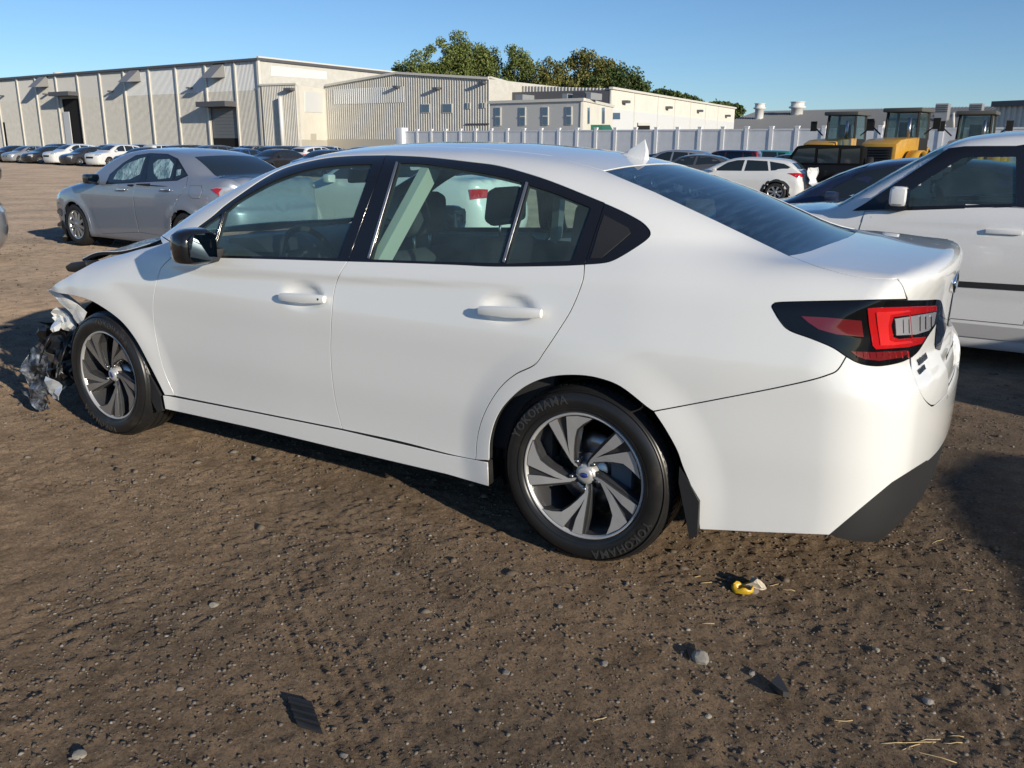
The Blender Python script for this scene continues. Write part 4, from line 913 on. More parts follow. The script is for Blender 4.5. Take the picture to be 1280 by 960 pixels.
def seam_panel(B, name, poly, pm, par, dom=None, both=True):
    """a door or flap set in a dark rubber joint"""
    dom = dom or SIDE
    r = overlay(B, 'door_seal', poly, dom, UNDER, par, .0015, .06, .004, both, -.004)
    return overlay(B, name, poly, dom, pm, par, .004, .05, .004, both)

# ---------------------------------------------------------------- silver sedan
a_ = math.radians(-4.); Fc = ground_at([(104.5, 306)])[0]; u_ = np.array([math.cos(a_), math.sin(a_), 0]); l_ = np.array([-u_[1], u_[0], 0])
cl = Fc - 1.35 * u_ - .80 * l_
silver = empty('silver_sedan', cl, a_, 'silver four door sedan with airbags deployed behind its side windows, front bumper missing', 'car')
CB = Body(SED, silver, cl, a_)
SILV = paint('silver_paint', (.27, .305, .37), .34, .25, .05)
c8 = lambda L_: [(60 + x / 4.267, 170 + y / 4.267) for x, y in L_]
car_body(CB, SILV, -1.7, 1.6, [(-1.35, .316), (1.35, .316)], .355, 130, 100, dict(R=.316, rim=.205, spokes=10))
fd = CB.drop(c8([(240, 262), (455, 252), (463, 250), (455, 330), (462, 400), (485, 512), (292, 520), (262, 470), (240, 400), (232, 320)]), False)
seam_panel(CB, 'front_door', fd, SILV, silver)
rd = CB.drop(c8([(466, 250), (600, 243), (745, 220), (735, 270), (690, 330), (664, 400), (656, 440), (655, 500), (640, 535), (490, 512), (466, 400), (459, 330)]), False)
seam_panel(CB, 'rear_door', rd, SILV, silver)
seam_panel(CB, 'fuel_flap', CB.drop(c8([(757, 266), (818, 266), (822, 290), (808, 333), (770, 331), (752, 318)]), False), SILV, silver, None, False)
dl = CB.drop(c8([(308, 258), (330, 205), (400, 145), (470, 103), (545, 92), (640, 96), (695, 122), (748, 212), (690, 240), (520, 248)]), False)
overlay(CB, 'window_surround', dl, SGL, BLK, silver, .004, .06, .004, True)
AIRB = glassmat('clear_window', (.60, .74, .74))
for poly in ([(320, 250), (338, 212), (402, 153), (470, 113), (534, 103), (492, 232), (470, 243)], [(553, 103), (640, 106), (687, 132), (664, 236), (522, 242)], [(698, 146), (738, 208), (676, 234)]):
    overlay(CB, 'side_window', CB.drop(c8(poly), False), SGL, DGLASS, silver, .007, .06, .003, True)
AIR = mat('airbag_cloth', (.26, .44, .50), .8); _n = noise(AIR, 7, 5, .6); bump(AIR, _n.outputs[0], 1., .06); _r = ramp(AIR, _n.outputs[0], [(.35, (.10, .20, .25)), (.65, (.42, .60, .64))]); lk(AIR, _r.outputs[0], bs(AIR).inputs['Base Color'])
for poly in ([(350, 232), (375, 190), (420, 150), (500, 120), (520, 116), (490, 205), (440, 232), (400, 236)], [(565, 150), (590, 128), (650, 125), (672, 150), (652, 225), (590, 232), (568, 200)], [(690, 182), (712, 178), (708, 208), (686, 216)]):
    overlay(CB, 'side_airbag', CB.drop(c8(poly), False), SGL, AIR, silver, .0095, .04, .004)
rw = CB.drop(c8([(780, 112), (950, 105), (1110, 108), (1195, 152), (1090, 212), (1010, 222), (920, 224)]), False)
rwg = np.vstack([CB.drop(c8([(782, 113), (920, 224)]), False)]); yl0, yl1 = rwg[0], rwg[-1]
rpoly = np.vstack([CB.top([(yl0[0], yl0[1]), (yl0[0] - .03, .25), (yl0[0] - .035, 0), (yl0[0] - .03, -.25), (yl0[0], -yl0[1])]), CB.top([(yl1[0], -yl1[1]), (yl1[0] - .05, -.3), (yl1[0] - .06, 0), (yl1[0] - .05, .3), (yl1[0], yl1[1])])])
overlay(CB, 'rear_window', rpoly, RRD, DGLASS, silver, .004)
overlay(CB, 'windscreen', CB.top([(1.08, .66), (1.14, .3), (1.15, 0), (1.14, -.3), (1.08, -.66), (.36, -.56), (.33, 0), (.36, .56)]), FRD, DGLASS, silver, .004)
tl = CB.drop(c8([(868, 283), (900, 275), (985, 275), (1000, 282), (955, 300), (915, 326)]), False)
t1, t2 = overlay(CB, 'tail_lamp', tl, CORN, CLEAR, silver, .005, .04, .01, True)
for p_, f_ in ((t1, lambda q: q), (t2, mir)):
    P, N, T = cut(SED, CORN, CB.drop(c8([(870, 284), (900, 279), (930, 281), (912, 302), (916, 322)]), False), (), .04, 0, .009); put('red_lens', f_(P), f_(N), T if f_ is not mir else T[:, ::-1], RED, p_, .004)
for x, z in ((.02, .875), (-1.03, .905)):
    for sg in (1, -1):
        y = float(CB.sidep([(x, z)])[0, 1]); m = MB(); m.box((x - .10, sg*(y + .022) - .011, z - .014), (x + .10, sg*(y + .022) + .011, z + .014)); m.box((x - .08, sg*(y + .008) - .014, z - .008), (x - .06, sg*(y + .008) + .014, z + .008)); m.box((x + .06, sg*(y + .008) - .014, z - .008), (x + .08, sg*(y + .008) + .014, z + .008)); bevel_build(m, 'door_handle', CHROME, silver, .006)
def wing_mirror(root, x, y, z, m1, sg=1, s=1.):
    m = MB(); m.box((x - .06*s, sg*y - .10*s, z - .07*s), (x + .08*s, sg*y + .10*s, z + .07*s)); o = bevel_build(m, 'door_mirror', m1, root, .04*s, 3)
    m = MB(); m.box((x - .065*s, sg*y - .082*s, z - .052*s), (x - .058*s, sg*y + .082*s, z + .052*s)); m.build('mirror_glass', MIRG, o)
    m = MB(); m.bar((x + .01, sg*(y - .06*s), z - .05*s), (x + .02, sg*(y - .16*s), z - .09*s), .06*s, .04*s); m.build('mirror_stem', PLAS, o)
wing_mirror(silver, .62, .97, 1.01, BLK); wing_mirror(silver, .62, .97, 1.01, BLK, -1)
m = MB(); nn = 16
for i in range(nn):   # torn front corner hanging in front of the wheel
    z = .62 - .6 * i / (nn - 1); x = 1.78 + .10 * math.sin(i * .9) * (i / nn) - .02 * i / nn
    m.add([(x, .72, z), (x + .05, .86 - .04*math.sin(i*1.3), z), (x + .02, .84, z), (x - .02, .70, z)], [])
for i in range(nn - 1):
    for j in range(4): m.F.append((i*4+j, i*4+(j+1) % 4, i*4+4+(j+1) % 4, i*4+4+j)); m.S.append(False); m.M.append(0)
recalc(m.build('torn_bumper_edge', PLAS, silver))
for sg in (1, -1): m = MB(); m.prism([(1.73, .08), (1.80, .08), (1.84, .28), (1.76, .62), (1.70, .60)], sg*.78, sg*.84, Matrix(((1,0,0,0),(0,0,1,0),(0,1,0,0),(0,0,0,1)))); recalc(m.build('mud_guard', PLAS, silver))

# ---------------------------------------------------------------- white boxy hatchback beside the white sedan
sx, sy = -2.62, -4.07
white2 = empty('white_hatchback', (sx, sy, 0), 0, 'white boxy hatchback with black pillars and black rubbing strip on its door', 'car')
HB = Body(BOX, white2, (sx, sy, 0), 0)
WH2 = paint('plain_white_paint', (.78, .78, .78), .3, 0, .05)
HGL = glassmat('grey_green_glass', (.58, .72, .70))
_hb = car_body(HB, WH2, -1.55, 1.45, [(-1.29, .34), (1.29, .34)], .375, 140, 112, dict(R=.335, rim=.22, spokes=10))
dl = np.vstack([HB.drop([(1066, 263.6), (1108, 262.2), (1135, 262.4), (1200, 260.2), (1270, 258.6)], False), HB.sidep(densify([(-.15, 1.135), (-1.1, 1.16), (-1.6, 1.20), (-1.68, 1.42), (-1.55, 1.545), (-.6, 1.575), (-.1, 1.575)], .1, False)), HB.drop([(1270, 182.8), (1230, 183), (1206, 183.4), (1186, 186)], False), HB.drop([(1186, 186), (1120, 229)], False)[1:-1]])
_dl = dl
WG = glassmat('grey_window', (.30, .38, .40))
gl1 = HB.drop([(1136, 258.6), (1134, 241), (1160, 223.5), (1202, 198), (1212, 196), (1270, 196), (1270, 254.5), (1200, 256.8)], False)
gl2 = HB.sidep(densify([(-.28, 1.165), (-1.05, 1.185), (-1.0, 1.515), (-.30, 1.53)], .1))
P, N, T = cut(BOX, SGL, _dl, [gl1, gl2], .04, .0, .006); put('window_surround', P, N, T, BLK, white2, .012, True)
def punch(o, polys, sel):
    """open the shell behind a pane"""
    me = o.data; c = np.array([tuple(p.center) for p in me.polygons]); k = np.zeros(len(c), bool)
    for pl, ij, g in polys: q = inset(clean(pl[:, ij], .01), -g); k |= pip(c[:, ij], q) & sel(c)
    bm = bmesh.new(); bm.from_mesh(me); bm.faces.ensure_lookup_table(); bmesh.ops.delete(bm, geom=[bm.faces[i] for i in np.where(k)[0]], context='FACES'); bm.to_mesh(me); bm.free()
ws_ = HB.top([(1.20, .775), (1.25, .6), (1.30, .3), (1.31, 0), (1.30, -.3), (1.25, -.6), (1.20, -.775), (.55, -.715), (.50, 0), (.55, .715)])
punch(_hb, [(gl1, [0, 2], .018), (gl2, [0, 2], .018)], lambda c: (c[:, 2] > 1.1) & (np.abs(c[:, 1]) > .55)); punch(_hb, [(ws_, [0, 1], -.045)], lambda c: (c[:, 2] > 1.05))
for g_ in (gl1, gl2): P, N, T = cut(BOX, SGL, g_, (), .06, -.006, -.002); put('side_window', P, N, T, HGL, white2, 0, True)
def cabin(root, sx_, dz, fab, m_):
    R_ = Matrix(((1,0,0,0),(0,0,1,0),(0,1,0,0),(0,0,0,1)))
    for x in (sx_, sx_ - .85):
        for y in (.37, -.37):
            b_ = MB(); b_.prism([(x-.06, .46+dz), (x+.42, .42+dz), (x+.44, .56+dz), (x+.05, .58+dz), (x-.12, 1.05+dz), (x-.22, 1.05+dz), (x-.17, .55+dz)], y-.24, y+.24, R_); o = recalc(bevel_build(b_, 'seat', fab, root, .04, 2))
            h_ = MB(); h_.prism([(x-.14, 1.11+dz), (x-.09, 1.15+dz), (x-.11, 1.28+dz), (x-.17, 1.30+dz), (x-.21, 1.27+dz), (x-.21, 1.12+dz)], y-.13, y+.13, R_); recalc(bevel_build(h_, 'headrest', fab, o, .03, 2))
    d_ = MB(); d_.prism([(.62, .5), (.70, 1.0+dz), (1.2, 1.02+dz), (1.2, .5)], -.76, .76, R_); recalc(bevel_build(d_, 'dashboard', m_, root, .03)); f_ = MB(); f_.box((-1.4, -.74, .34), (1.2, .74, .40)); f_.build('cabin_floor', m_, root)
    for sg in (1, -1): c_ = MB(); c_.box((-1.3, sg*.80 - .02, .4), (1.1, sg*.80 + .02, 1.09)); c_.build('door_card', m_, root)
    s_ = MB(); T_ = Matrix.Translation((.52, .37, .98 + dz)) @ Matrix.Rotation(math.radians(-66), 4, 'Y'); s_.tube([tuple(T_ @ Vector((.18*math.cos(a), .18*math.sin(a), 0))) for a in np.linspace(0, 2*math.pi, 25)], .016, 6); s_.build('steering_wheel', m_, root)
cabin(white2, .05, .10, FABRIC, INT)
fd = np.vstack([HB.drop([(1081, 265), (1078, 276), (1074.5, 286.5)], False), HB.sidep(densify([(1.0, .9), (1.0, .6), (.92, .36), (-.10, .36), (-.13, .7), (-.16, 1.0), (-.15, 1.13)], .1, False)), HB.drop([(1260, 259.5), (1200, 261.2), (1135, 263.4), (1100, 264)], False)])
seam_panel(HB, 'front_door', fd, WH2, white2)
seam_panel(HB, 'rear_door', HB.sidep(densify([(-.17, 1.13), (-.18, 1.0), (-.15, .7), (-.12, .36), (-.9, .36), (-1.0, .6), (-1.15, .8), (-1.2, 1.16), (-.6, 1.145)], .1)), WH2, white2)
overlay(HB, 'rubbing_strip', HB.sidep(densify([(.96, .575), (-.13, .595), (-.13, .635), (.97, .615)], .1)), SIDE, PLAS, white2, .010, .06, .008, True)
overlay(HB, 'rubbing_strip', HB.sidep(densify([(-.16, .59), (-.92, .60), (-.98, .65), (-.16, .64)], .1)), SIDE, PLAS, white2, .010, .06, .008, True)
overlay(HB, 'sill_strip', HB.sidep(densify([(.9, .24), (-.9, .24), (-.9, .335), (.9, .335)], .1)), SIDE, mat('pale_sill', (.5, .5, .5), .4), white2, .010, .06, .01, True)
overlay(HB, 'windscreen', ws_, FRD, HGL, white2, .004)
overlay(HB, 'rear_window', HB.rearp([(.62, 1.15), (0, 1.13), (-.62, 1.15), (-.58, 1.5), (0, 1.52), (.58, 1.5)]), Ortho((-1, 0, 0)), DGLASS, white2, .004)
hz = .975
for sg in (1, -1):
    m = MB(); m.box((-.01, sg*.903 - .010, hz - .012), (.21, sg*.903 + .014, hz + .018)); bevel_build(m, 'door_handle', WH2, white2, .007)
    m = MB(); m.box((.71, sg*.97 - .068, 1.125), (.83, sg*.97 + .068, 1.262)); o = bevel_build(m, 'door_mirror', WH2, white2, .04, 3)
    m = MB(); m.box((.705, sg*.97 - .055, 1.14), (.711, sg*.97 + .055, 1.248)); m.build('mirror_glass', MIRG, o); m = MB(); m.box((.72, sg*.89 - .03, 1.095), (.86, sg*.89 + .03, 1.16)); m.build('mirror_stem', BLK, o)
m = MB(); m.bar((1.18, .45, 1.155), (1.16, -.1, 1.17), .02, .012); m.bar((1.2, -.1, 1.155), (1.17, -.6, 1.16), .02, .012); m.build('wiper', BLK, white2)

# ---------------------------------------------------------------- templates for the parked rows
def generic(kind, name, pm):
    S = {'sedan': SED, 'suv': CRO, 'hatch': BOX}[kind]; root = empty(name); B = Body(S, root)
    if kind == 'sedan':
        car_body(B, pm, -1.7, 1.6, [(-1.35, .316), (1.35, .316)], .36, 64, 44, dict(R=.316, rim=.20, spokes=7))
        wins = [[(.80, 1.02), (.35, 1.31), (-.02, 1.385), (-.22, 1.385), (-.14, 1.035)], [(-.24, 1.035), (-.32, 1.385), (-.75, 1.365), (-1.12, 1.26), (-1.36, 1.10)]]
        ws = [(1.06, .62), (1.12, 0), (1.06, -.62), (.36, -.55), (.33, 0), (.36, .55)]; rw = [(-1.18, .52), (-1.2, 0), (-1.18, -.52), (-1.68, -.58), (-1.74, 0), (-1.68, .58)]
        hl, tl = [(.80, .62), (.5, .66), (.52, .76), (.82, .77)], [(.80, .78), (.55, .80), (.55, .93), (.80, .93)]
    elif kind == 'suv':
        car_body(B, pm, -1.6, 1.65, [(-1.33, .36), (1.33, .36)], .41, 64, 44, dict(R=.36, rim=.235, spokes=7))
        wins = [[(.78, 1.12), (.36, 1.44), (.05, 1.53), (-.20, 1.54), (-.16, 1.13)], [(-.25, 1.13), (-.29, 1.54), (-.95, 1.51), (-1.05, 1.15)], [(-1.12, 1.16), (-1.04, 1.50), (-1.5, 1.42), (-1.72, 1.30), (-1.6, 1.2)]]
        ws = [(1.06, .66), (1.12, 0), (1.06, -.66), (.44, -.58), (.40, 0), (.44, .58)]; rw = None
        hl, tl = [(.85, .80), (.52, .82), (.54, .94), (.85, .95)], [(.86, .92), (.60, .95), (.60, 1.06), (.86, 1.08)]
    else:
        car_body(B, pm, -1.55, 1.45, [(-1.29, .34), (1.29, .34)], .38, 64, 44, dict(R=.335, rim=.215, spokes=7))
        wins = [[(.95, 1.14), (.5, 1.47), (.30, 1.55), (-.1, 1.565), (-.08, 1.14)], [(-.17, 1.14), (-.19, 1.565), (-1.0, 1.55), (-1.08, 1.17)], [(-1.16, 1.18), (-1.08, 1.54), (-1.5, 1.52), (-1.62, 1.2)]]
        ws = [(1.2, .68), (1.27, 0), (1.2, -.68), (.57, -.64), (.52, 0), (.57, .64)]; rw = None
        hl, tl = [(.84, .74), (.52, .76), (.54, .92), (.84, .94)], [(.83, .85), (.66, .87), (.66, 1.1), (.83, 1.1)]
    for w in wins: overlay(B, 'side_window', B.sidep(densify(w, .15)), SGL, DGLASS, root, .004, .15, .004, True)
    overlay(B, 'windscreen', B.top(ws), FRD, DGLASS, root, .004, .15, .004)
    if rw: overlay(B, 'rear_window', B.top(rw), RRD, DGLASS, root, .004, .15, .004)
    else: overlay(B, 'rear_window', B.rearp([(.6, 1.22), (0, 1.2), (-.6, 1.22), (-.55, 1.44), (0, 1.46), (.55, 1.44)]), Ortho((-.8, 0, .6)), DGLASS, root, .004, .15, .004)
    def frontp(yz): yz = np.asarray(yz, float); O = np.c_[np.full(len(yz), 5.), yz]; P, ok = S.march(O, np.repeat([[-1., 0, 0]], len(yz), 0), 6.); return P
    overlay(B, 'headlight', frontp(hl), FCORN, HEADL, root, .006, .1, .01, True)
    overlay(B, 'tail_light', B.rearp(tl), CORN, RED, root, .006, .1, .01, True)
    gz = .62 if kind == 'sedan' else .74
    overlay(B, 'grille', frontp([(.42, gz), (-.42, gz), (-.38, gz - .14), (.38, gz - .14)]), Ortho((1, 0, .1)), UNDER, root, .005, .15, .01)
    my = .95 if kind == 'sedan' else .99
    for sg in (1, -1):
        m = MB(); mx, mz = (.60, 1.03) if kind == 'sedan' else (.72, 1.18); m.box((mx - .06, sg*my - .09, mz - .06), (mx + .07, sg*my + .09, mz + .07)); bevel_build(m, 'door_mirror', pm, root, .03)
    return root
PAINTS = {k: paint('parked_' + k, c, .3, mt, .06) for k, c, mt in (('white', (.75, .75, .74), 0), ('black', (.012, .012, .014), 0), ('silver', (.42, .43, .45), .5), ('grey', (.10, .105, .115), .3), ('navy', (.015, .025, .07), .2), ('blue', (.03, .10, .28), .2), ('red', (.38, .018, .018), 0), ('teal', (.02, .25, .22), .1), ('charcoal', (.035, .036, .04), .2), ('tan', (.30, .26, .20), .3))}
TPL = {}
def parked(kind, colour, loc, rz, label, group='cars parked in the far rows', name=None):
    nm = name or {'sedan': 'parked_sedan', 'suv': 'parked_suv', 'hatch': 'parked_hatchback'}[kind]
    if kind not in TPL: TPL[kind] = r = generic(kind, nm, PAINTS[colour]); 
    else: r = copy_tree(TPL[kind]); r.name = nm
    for o in r.children:
        if o.name.split('.')[0] in ('body', 'door_mirror', 'arch_lip'): o.material_slots[0].link = 'OBJECT'; o.material_slots[0].material = PAINTS[colour]
    r.location = loc; r.rotation_euler = (0, 0, rz); return tag(r, label, 'car', group)
# ================================================================ ground
_tab = np.random.default_rng(5).random((256, 256))
def vnoise(x, y):
    xi, yi = np.floor(x).astype(int), np.floor(y).astype(int); u, v = x - xi, y - yi
    u, v = u*u*u*(u*(u*6-15)+10), v*v*v*(v*(v*6-15)+10); a = lambda i, j: _tab[(xi + i) & 255, (yi + j) & 255]
    return (a(0,0)*(1-u) + a(1,0)*u)*(1-v) + (a(0,1)*(1-u) + a(1,1)*u)*v - .5
def fbm(x, y, f, o=3, g=.5):
    r = 0; w = 1.
    for k in range(o): c, s = math.cos(k*1.1+.4), math.sin(k*1.1+.4); r = r + w * vnoise((x*c - y*s)*f + 17.3*k, (x*s + y*c)*f - 9.1*k); f *= 2.03; w *= g
    return r
def sstep(a, b, t): t = np.clip((t - a) / (b - a), 0, 1); return t*t*(3-2*t)
def far_drop(x, y): return -.15 * sstep(9, 24, np.hypot(x + 1, y - 1.5))
def gh(x, y):
    x, y = np.asarray(x, float), np.asarray(y, float)
    near = 1 - sstep(5, 12, np.hypot(x - .5, y - .5)); fine = 1 - sstep(3.0, 5.2, np.hypot(x - .6, y - .9))
    h = far_drop(x, y) + .012 * fbm(x, y, .7, 2) * (.4 + .6 * near)
    n = fbm(x, y, 3.1, 3); h = h + near * .0016 * n
    cl = fbm(x + .3*n, y, 11., 3, .6); h = h + fine * (.0017 * sstep(.02, .30, cl) - .0008 * sstep(.05, .3, -cl))
    h = h + fine * (.004 * fbm(x, y, 34., 2) + .0034 * vnoise(x*75, y*75) + .0040 * sstep(.04, .2, fbm(x, y, 30., 2)) * sstep(-.15, .15, fbm(x, y, 1.9, 2)))
    # tyre-tread prints left in the damp soil in front of the rear wheel and along the foreground
    for (x0, y0, ang, w, ln) in ((-1.12, 1.92, math.radians(146), .11, .95), (-.55, 1.15, math.radians(160), .10, .9), (.4, 1.35, math.radians(12), .12, 1.2)):
        c, s = math.cos(ang), math.sin(ang); a = (x - x0)*c + (y - y0)*s; b = -(x - x0)*s + (y - y0)*c
        m = sstep(w, w*.8, np.abs(b)) * sstep(ln, ln*.6, np.abs(a)) * (.3 + .7*sstep(-.1, .15, vnoise(x*5, y*5)))
        h = h - m * (.003 + .0055 * sstep(.3, .6, np.cos(b * 2*math.pi/.045)) + .0015 * sstep(.3, .7, np.cos((a + .5*np.abs(b)) * 2*math.pi/.06)))
    for yy in (.80, -.80):      # ruts rolled by the car's own wheels
        h = h - .012 * np.exp(-((y - yy) / .12) ** 2) * near
    return h
def axis_lines(a, b, step, lo, hi):
    g = list(np.arange(a, b, step)); s = step; x = b
    while x < hi: g.append(x); s *= 1.085; x += s
    s = step; x = a - step
    while x > lo: g.insert(0, x); s *= 1.085; x -= s
    return np.array(g)
gx, gy = axis_lines(-3.2, 3.4, .0105, -3000, 3000), axis_lines(-.6, 2.8, .0105, -3000, 3000)
GX, GY = np.meshgrid(gx, gy); GZ = gh(GX, GY); nxg, nyg = len(gx), len(gy)
me = bpy.data.meshes.new('ground'); V = np.stack([GX, GY, GZ], -1).reshape(-1, 3)
I = np.arange(nxg * nyg).reshape(nyg, nxg); Q = np.stack([I[:-1, :-1], I[:-1, 1:], I[1:, 1:], I[1:, :-1]], -1).reshape(-1, 4)
me.vertices.add(len(V)); me.vertices.foreach_set('co', V.ravel()); me.loops.add(Q.size); me.loops.foreach_set('vertex_index', Q.ravel().astype(np.int32))
me.polygons.add(len(Q)); me.polygons.foreach_set('loop_start', np.arange(0, Q.size, 4, dtype=np.int32)); me.polygons.foreach_set('use_smooth', np.ones(len(Q), bool)); me.update(calc_edges=True)
DIRT = mat('dirt', (.25, .18, .12), .95, spec=.15)
_g = nd(DIRT, 'ShaderNodeNewGeometry'); pv = _g.outputs['Position']
n1 = noise(DIRT, .55, 5, .6, pv); n2 = noise(DIRT, 7., 6, .65, pv); n3 = noise(DIRT, 95., 6, .75, pv); n4 = noise(DIRT, 330., 3, .6, pv)
r1 = ramp(DIRT, n1.outputs[0], [(.30, (.160, .122, .088)), (.50, (.225, .160, .104)), (.72, (.295, .203, .126))])
r2 = ramp(DIRT, n2.outputs[0], [(.30, (.50, .48, .46)), (.55, (1., 1., 1.)), (.8, (1.25, 1.2, 1.12))])
r3 = ramp(DIRT, n3.outputs[0], [(.34, (.42, .41, .40)), (.5, (1., 1., 1.)), (.70, (1.5, 1.47, 1.42))])
mm = nd(DIRT, 'ShaderNodeMix', data_type='RGBA', blend_type='MULTIPLY'); mm.inputs[0].default_value = .8; lk(DIRT, r1.outputs[0], mm.inputs[6]); lk(DIRT, r2.outputs[0], mm.inputs[7])
mm2 = nd(DIRT, 'ShaderNodeMix', data_type='RGBA', blend_type='MULTIPLY'); mm2.inputs[0].default_value = .85; lk(DIRT, mm.outputs[2], mm2.inputs[6]); lk(DIRT, r3.outputs[0], mm2.inputs[7])
# sunlit brightness of the far dirt painted in: paler, greyer away from the car
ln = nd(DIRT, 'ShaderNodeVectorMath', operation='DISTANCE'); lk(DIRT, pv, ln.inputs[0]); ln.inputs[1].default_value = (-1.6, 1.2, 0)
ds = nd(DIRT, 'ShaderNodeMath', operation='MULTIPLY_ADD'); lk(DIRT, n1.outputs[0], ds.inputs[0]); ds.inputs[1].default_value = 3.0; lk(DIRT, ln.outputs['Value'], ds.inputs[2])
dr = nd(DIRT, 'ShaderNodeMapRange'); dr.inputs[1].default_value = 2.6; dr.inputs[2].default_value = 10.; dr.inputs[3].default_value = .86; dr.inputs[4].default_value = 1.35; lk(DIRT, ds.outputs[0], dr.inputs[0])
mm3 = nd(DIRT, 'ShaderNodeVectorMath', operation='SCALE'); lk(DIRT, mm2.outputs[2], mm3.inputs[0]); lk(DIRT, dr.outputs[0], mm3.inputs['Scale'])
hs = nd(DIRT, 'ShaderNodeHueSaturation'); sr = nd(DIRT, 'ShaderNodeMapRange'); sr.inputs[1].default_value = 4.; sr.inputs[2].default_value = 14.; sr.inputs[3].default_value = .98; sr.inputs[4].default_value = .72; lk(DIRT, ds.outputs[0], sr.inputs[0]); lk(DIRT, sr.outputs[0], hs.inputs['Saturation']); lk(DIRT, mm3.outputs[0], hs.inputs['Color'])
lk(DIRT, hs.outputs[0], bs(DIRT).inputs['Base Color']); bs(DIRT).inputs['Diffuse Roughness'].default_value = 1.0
ad = nd(DIRT, 'ShaderNodeMath', operation='MULTIPLY_ADD'); lk(DIRT, n4.outputs[0], ad.inputs[0]); ad.inputs[1].default_value = .35; lk(DIRT, n3.outputs[0], ad.inputs[2])
bump(DIRT, ad.outputs[0], .75, .008)
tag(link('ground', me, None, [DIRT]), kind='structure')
# gravel: small loose stones, thousands of them
STONE = mat('gravel', (.22, .20, .18), .85, spec=.2); _g = nd(STONE, 'ShaderNodeNewGeometry')
_r = ramp(STONE, _g.outputs['Random Per Island'], [(0., (.07, .058, .046)), (.4, (.145, .112, .084)), (.75, (.18, .145, .112)), (.95, (.21, .18, .15)), (1., (.33, .30, .26))]); lk(STONE, _r.outputs[0], bs(STONE).inputs['Base Color'])
def stones(name, n, xr, yr, smin, smax, seed, dens):
    g = np.random.default_rng(seed); X = g.uniform(*xr, n * 4); Y = g.uniform(*yr, n * 4); k = g.random(n * 4) < dens(X, Y); X, Y = X[k][:n], Y[k][:n]; n = len(X)
    s = smin * (smax / smin) ** (g.random(n) ** 3.3)
    base = np.array([(1,0,0), (.4,.9,0), (-.6,.8,.05), (-1,-.1,0), (-.3,-.9,0), (.7,-.7,-.05), (.35,.25,.7), (-.35,-.2,.75), (0,0,-.6)], float)
    T = [(0,1,6), (1,2,6), (2,7,6), (2,3,7), (3,4,7), (4,5,7), (5,6,7), (5,0,6), (1,0,8), (2,1,8), (3,2,8), (4,3,8), (5,4,8), (0,5,8)]
    B = base[None] * (1 + g.uniform(-.3, .3, (n, 9, 3))); a = g.uniform(0, 6.28, n); c, sn = np.cos(a)[:, None], np.sin(a)[:, None]
    fl = g.uniform(.45, .9, (n, 1)); el = g.uniform(.7, 1.3, (n, 1))
    P = np.stack([(B[..., 0]*c*el - B[..., 1]*sn), (B[..., 0]*sn*el + B[..., 1]*c), B[..., 2]*fl], -1) * s[:, None, None]
    P[..., 0] += X[:, None]; P[..., 1] += Y[:, None]; P[..., 2] += (gh(X, Y) + s * .12)[:, None]
    F = (np.array(T)[None] + (np.arange(n) * 9)[:, None, None]).reshape(-1, 3)
    me = bpy.data.meshes.new(name); me.vertices.add(n * 9); me.vertices.foreach_set('co', P.reshape(-1)); me.loops.add(F.size); me.loops.foreach_set('vertex_index', F.ravel().astype(np.int32))
    me.polygons.add(len(F)); me.polygons.foreach_set('loop_start', np.arange(0, F.size, 3, dtype=np.int32)); me.update(calc_edges=True)
    return link(name, me, None, [STONE])
def dens(x, y):
    d = .22 + .9 * sstep(-.05, .3, fbm(x, y, 1.3, 3)) + .6 * sstep(-.4, -2., x) * sstep(.2, 1., y + .8)
    return np.clip(d, 0, 1) * (1 - .8 * sstep(2.6, 5., np.hypot(x + 1.2, y - 1.6)))
tag(stones('gravel', 95000, (-3.6, 4.2), (-2.6, 2.8), .0016, .0085, 3, dens), 'loose grey and tan gravel strewn over the brown dirt', 'gravel', None, 'stuff')
tag(stones('far_gravel', 9000, (-6, 14), (-14, 1.5), .008, .026, 4, lambda x, y: .25 + sstep(-.1, .3, fbm(x, y, .6, 3))), 'scattered stones on the yard between the parked cars', 'gravel', None, 'stuff')
# larger stones one can pick out
def rock(px, size, label, squash=.6, col=(.24, .22, .19), seed=1):
    p = ground_at([px])[0]; g = random.Random(seed); bm = bmesh.new(); bmesh.ops.create_icosphere(bm, subdivisions=2, radius=size)
    ax = [Vector((g.uniform(-1, 1), g.uniform(-1, 1), g.uniform(-1, 1))).normalized() for _ in range(9)]; dd = [g.uniform(.55, .85) * size for _ in ax]
    for v in bm.verts:
        for a, d in zip(ax, dd):
            t = v.co.dot(a)
            if t > d: v.co -= a * (t - d)
        v.co.z *= squash; v.co.x *= 1.15
    me = bpy.data.meshes.new('stone'); bm.to_mesh(me); bm.free(); o = link('stone', me, None, [mat('stone_%d' % (seed % 3), [(.26, .24, .21), (.20, .18, .16), (.30, .27, .22)][seed % 3], .85)])
    o.location = (p[0], p[1], float(gh(p[0], p[1])) + size * squash * .45); o.rotation_euler = (0, 0, g.uniform(0, 6)); return tag(o, label, 'stone', 'loose stones lying on the dirt')
for i, (px, s) in enumerate([((875, 825), .028), ((497, 717), .012), ((268, 757), .016), ((530, 835), .010), ((632, 842), .012), ((1178, 820), .014), ((1160, 875), .016), ((430, 945), .012), ((100, 948), .018), ((940, 842), .014), ((755, 830), .014), ((885, 895), .010), ((225, 862), .010), ((700, 760), .010), ((1095, 812), .012)]):
    rock(px, s, 'upright grey chunk of stone lying below the rear mud flap' if i == 0 else 'small pale stone lying loose on the brown dirt', .85 if i == 0 else .6, seed=i + 3)
    if i == 0: bpy.data.objects['stone'].name = 'stone_chunk'; del bpy.data.objects['stone_chunk']['group']
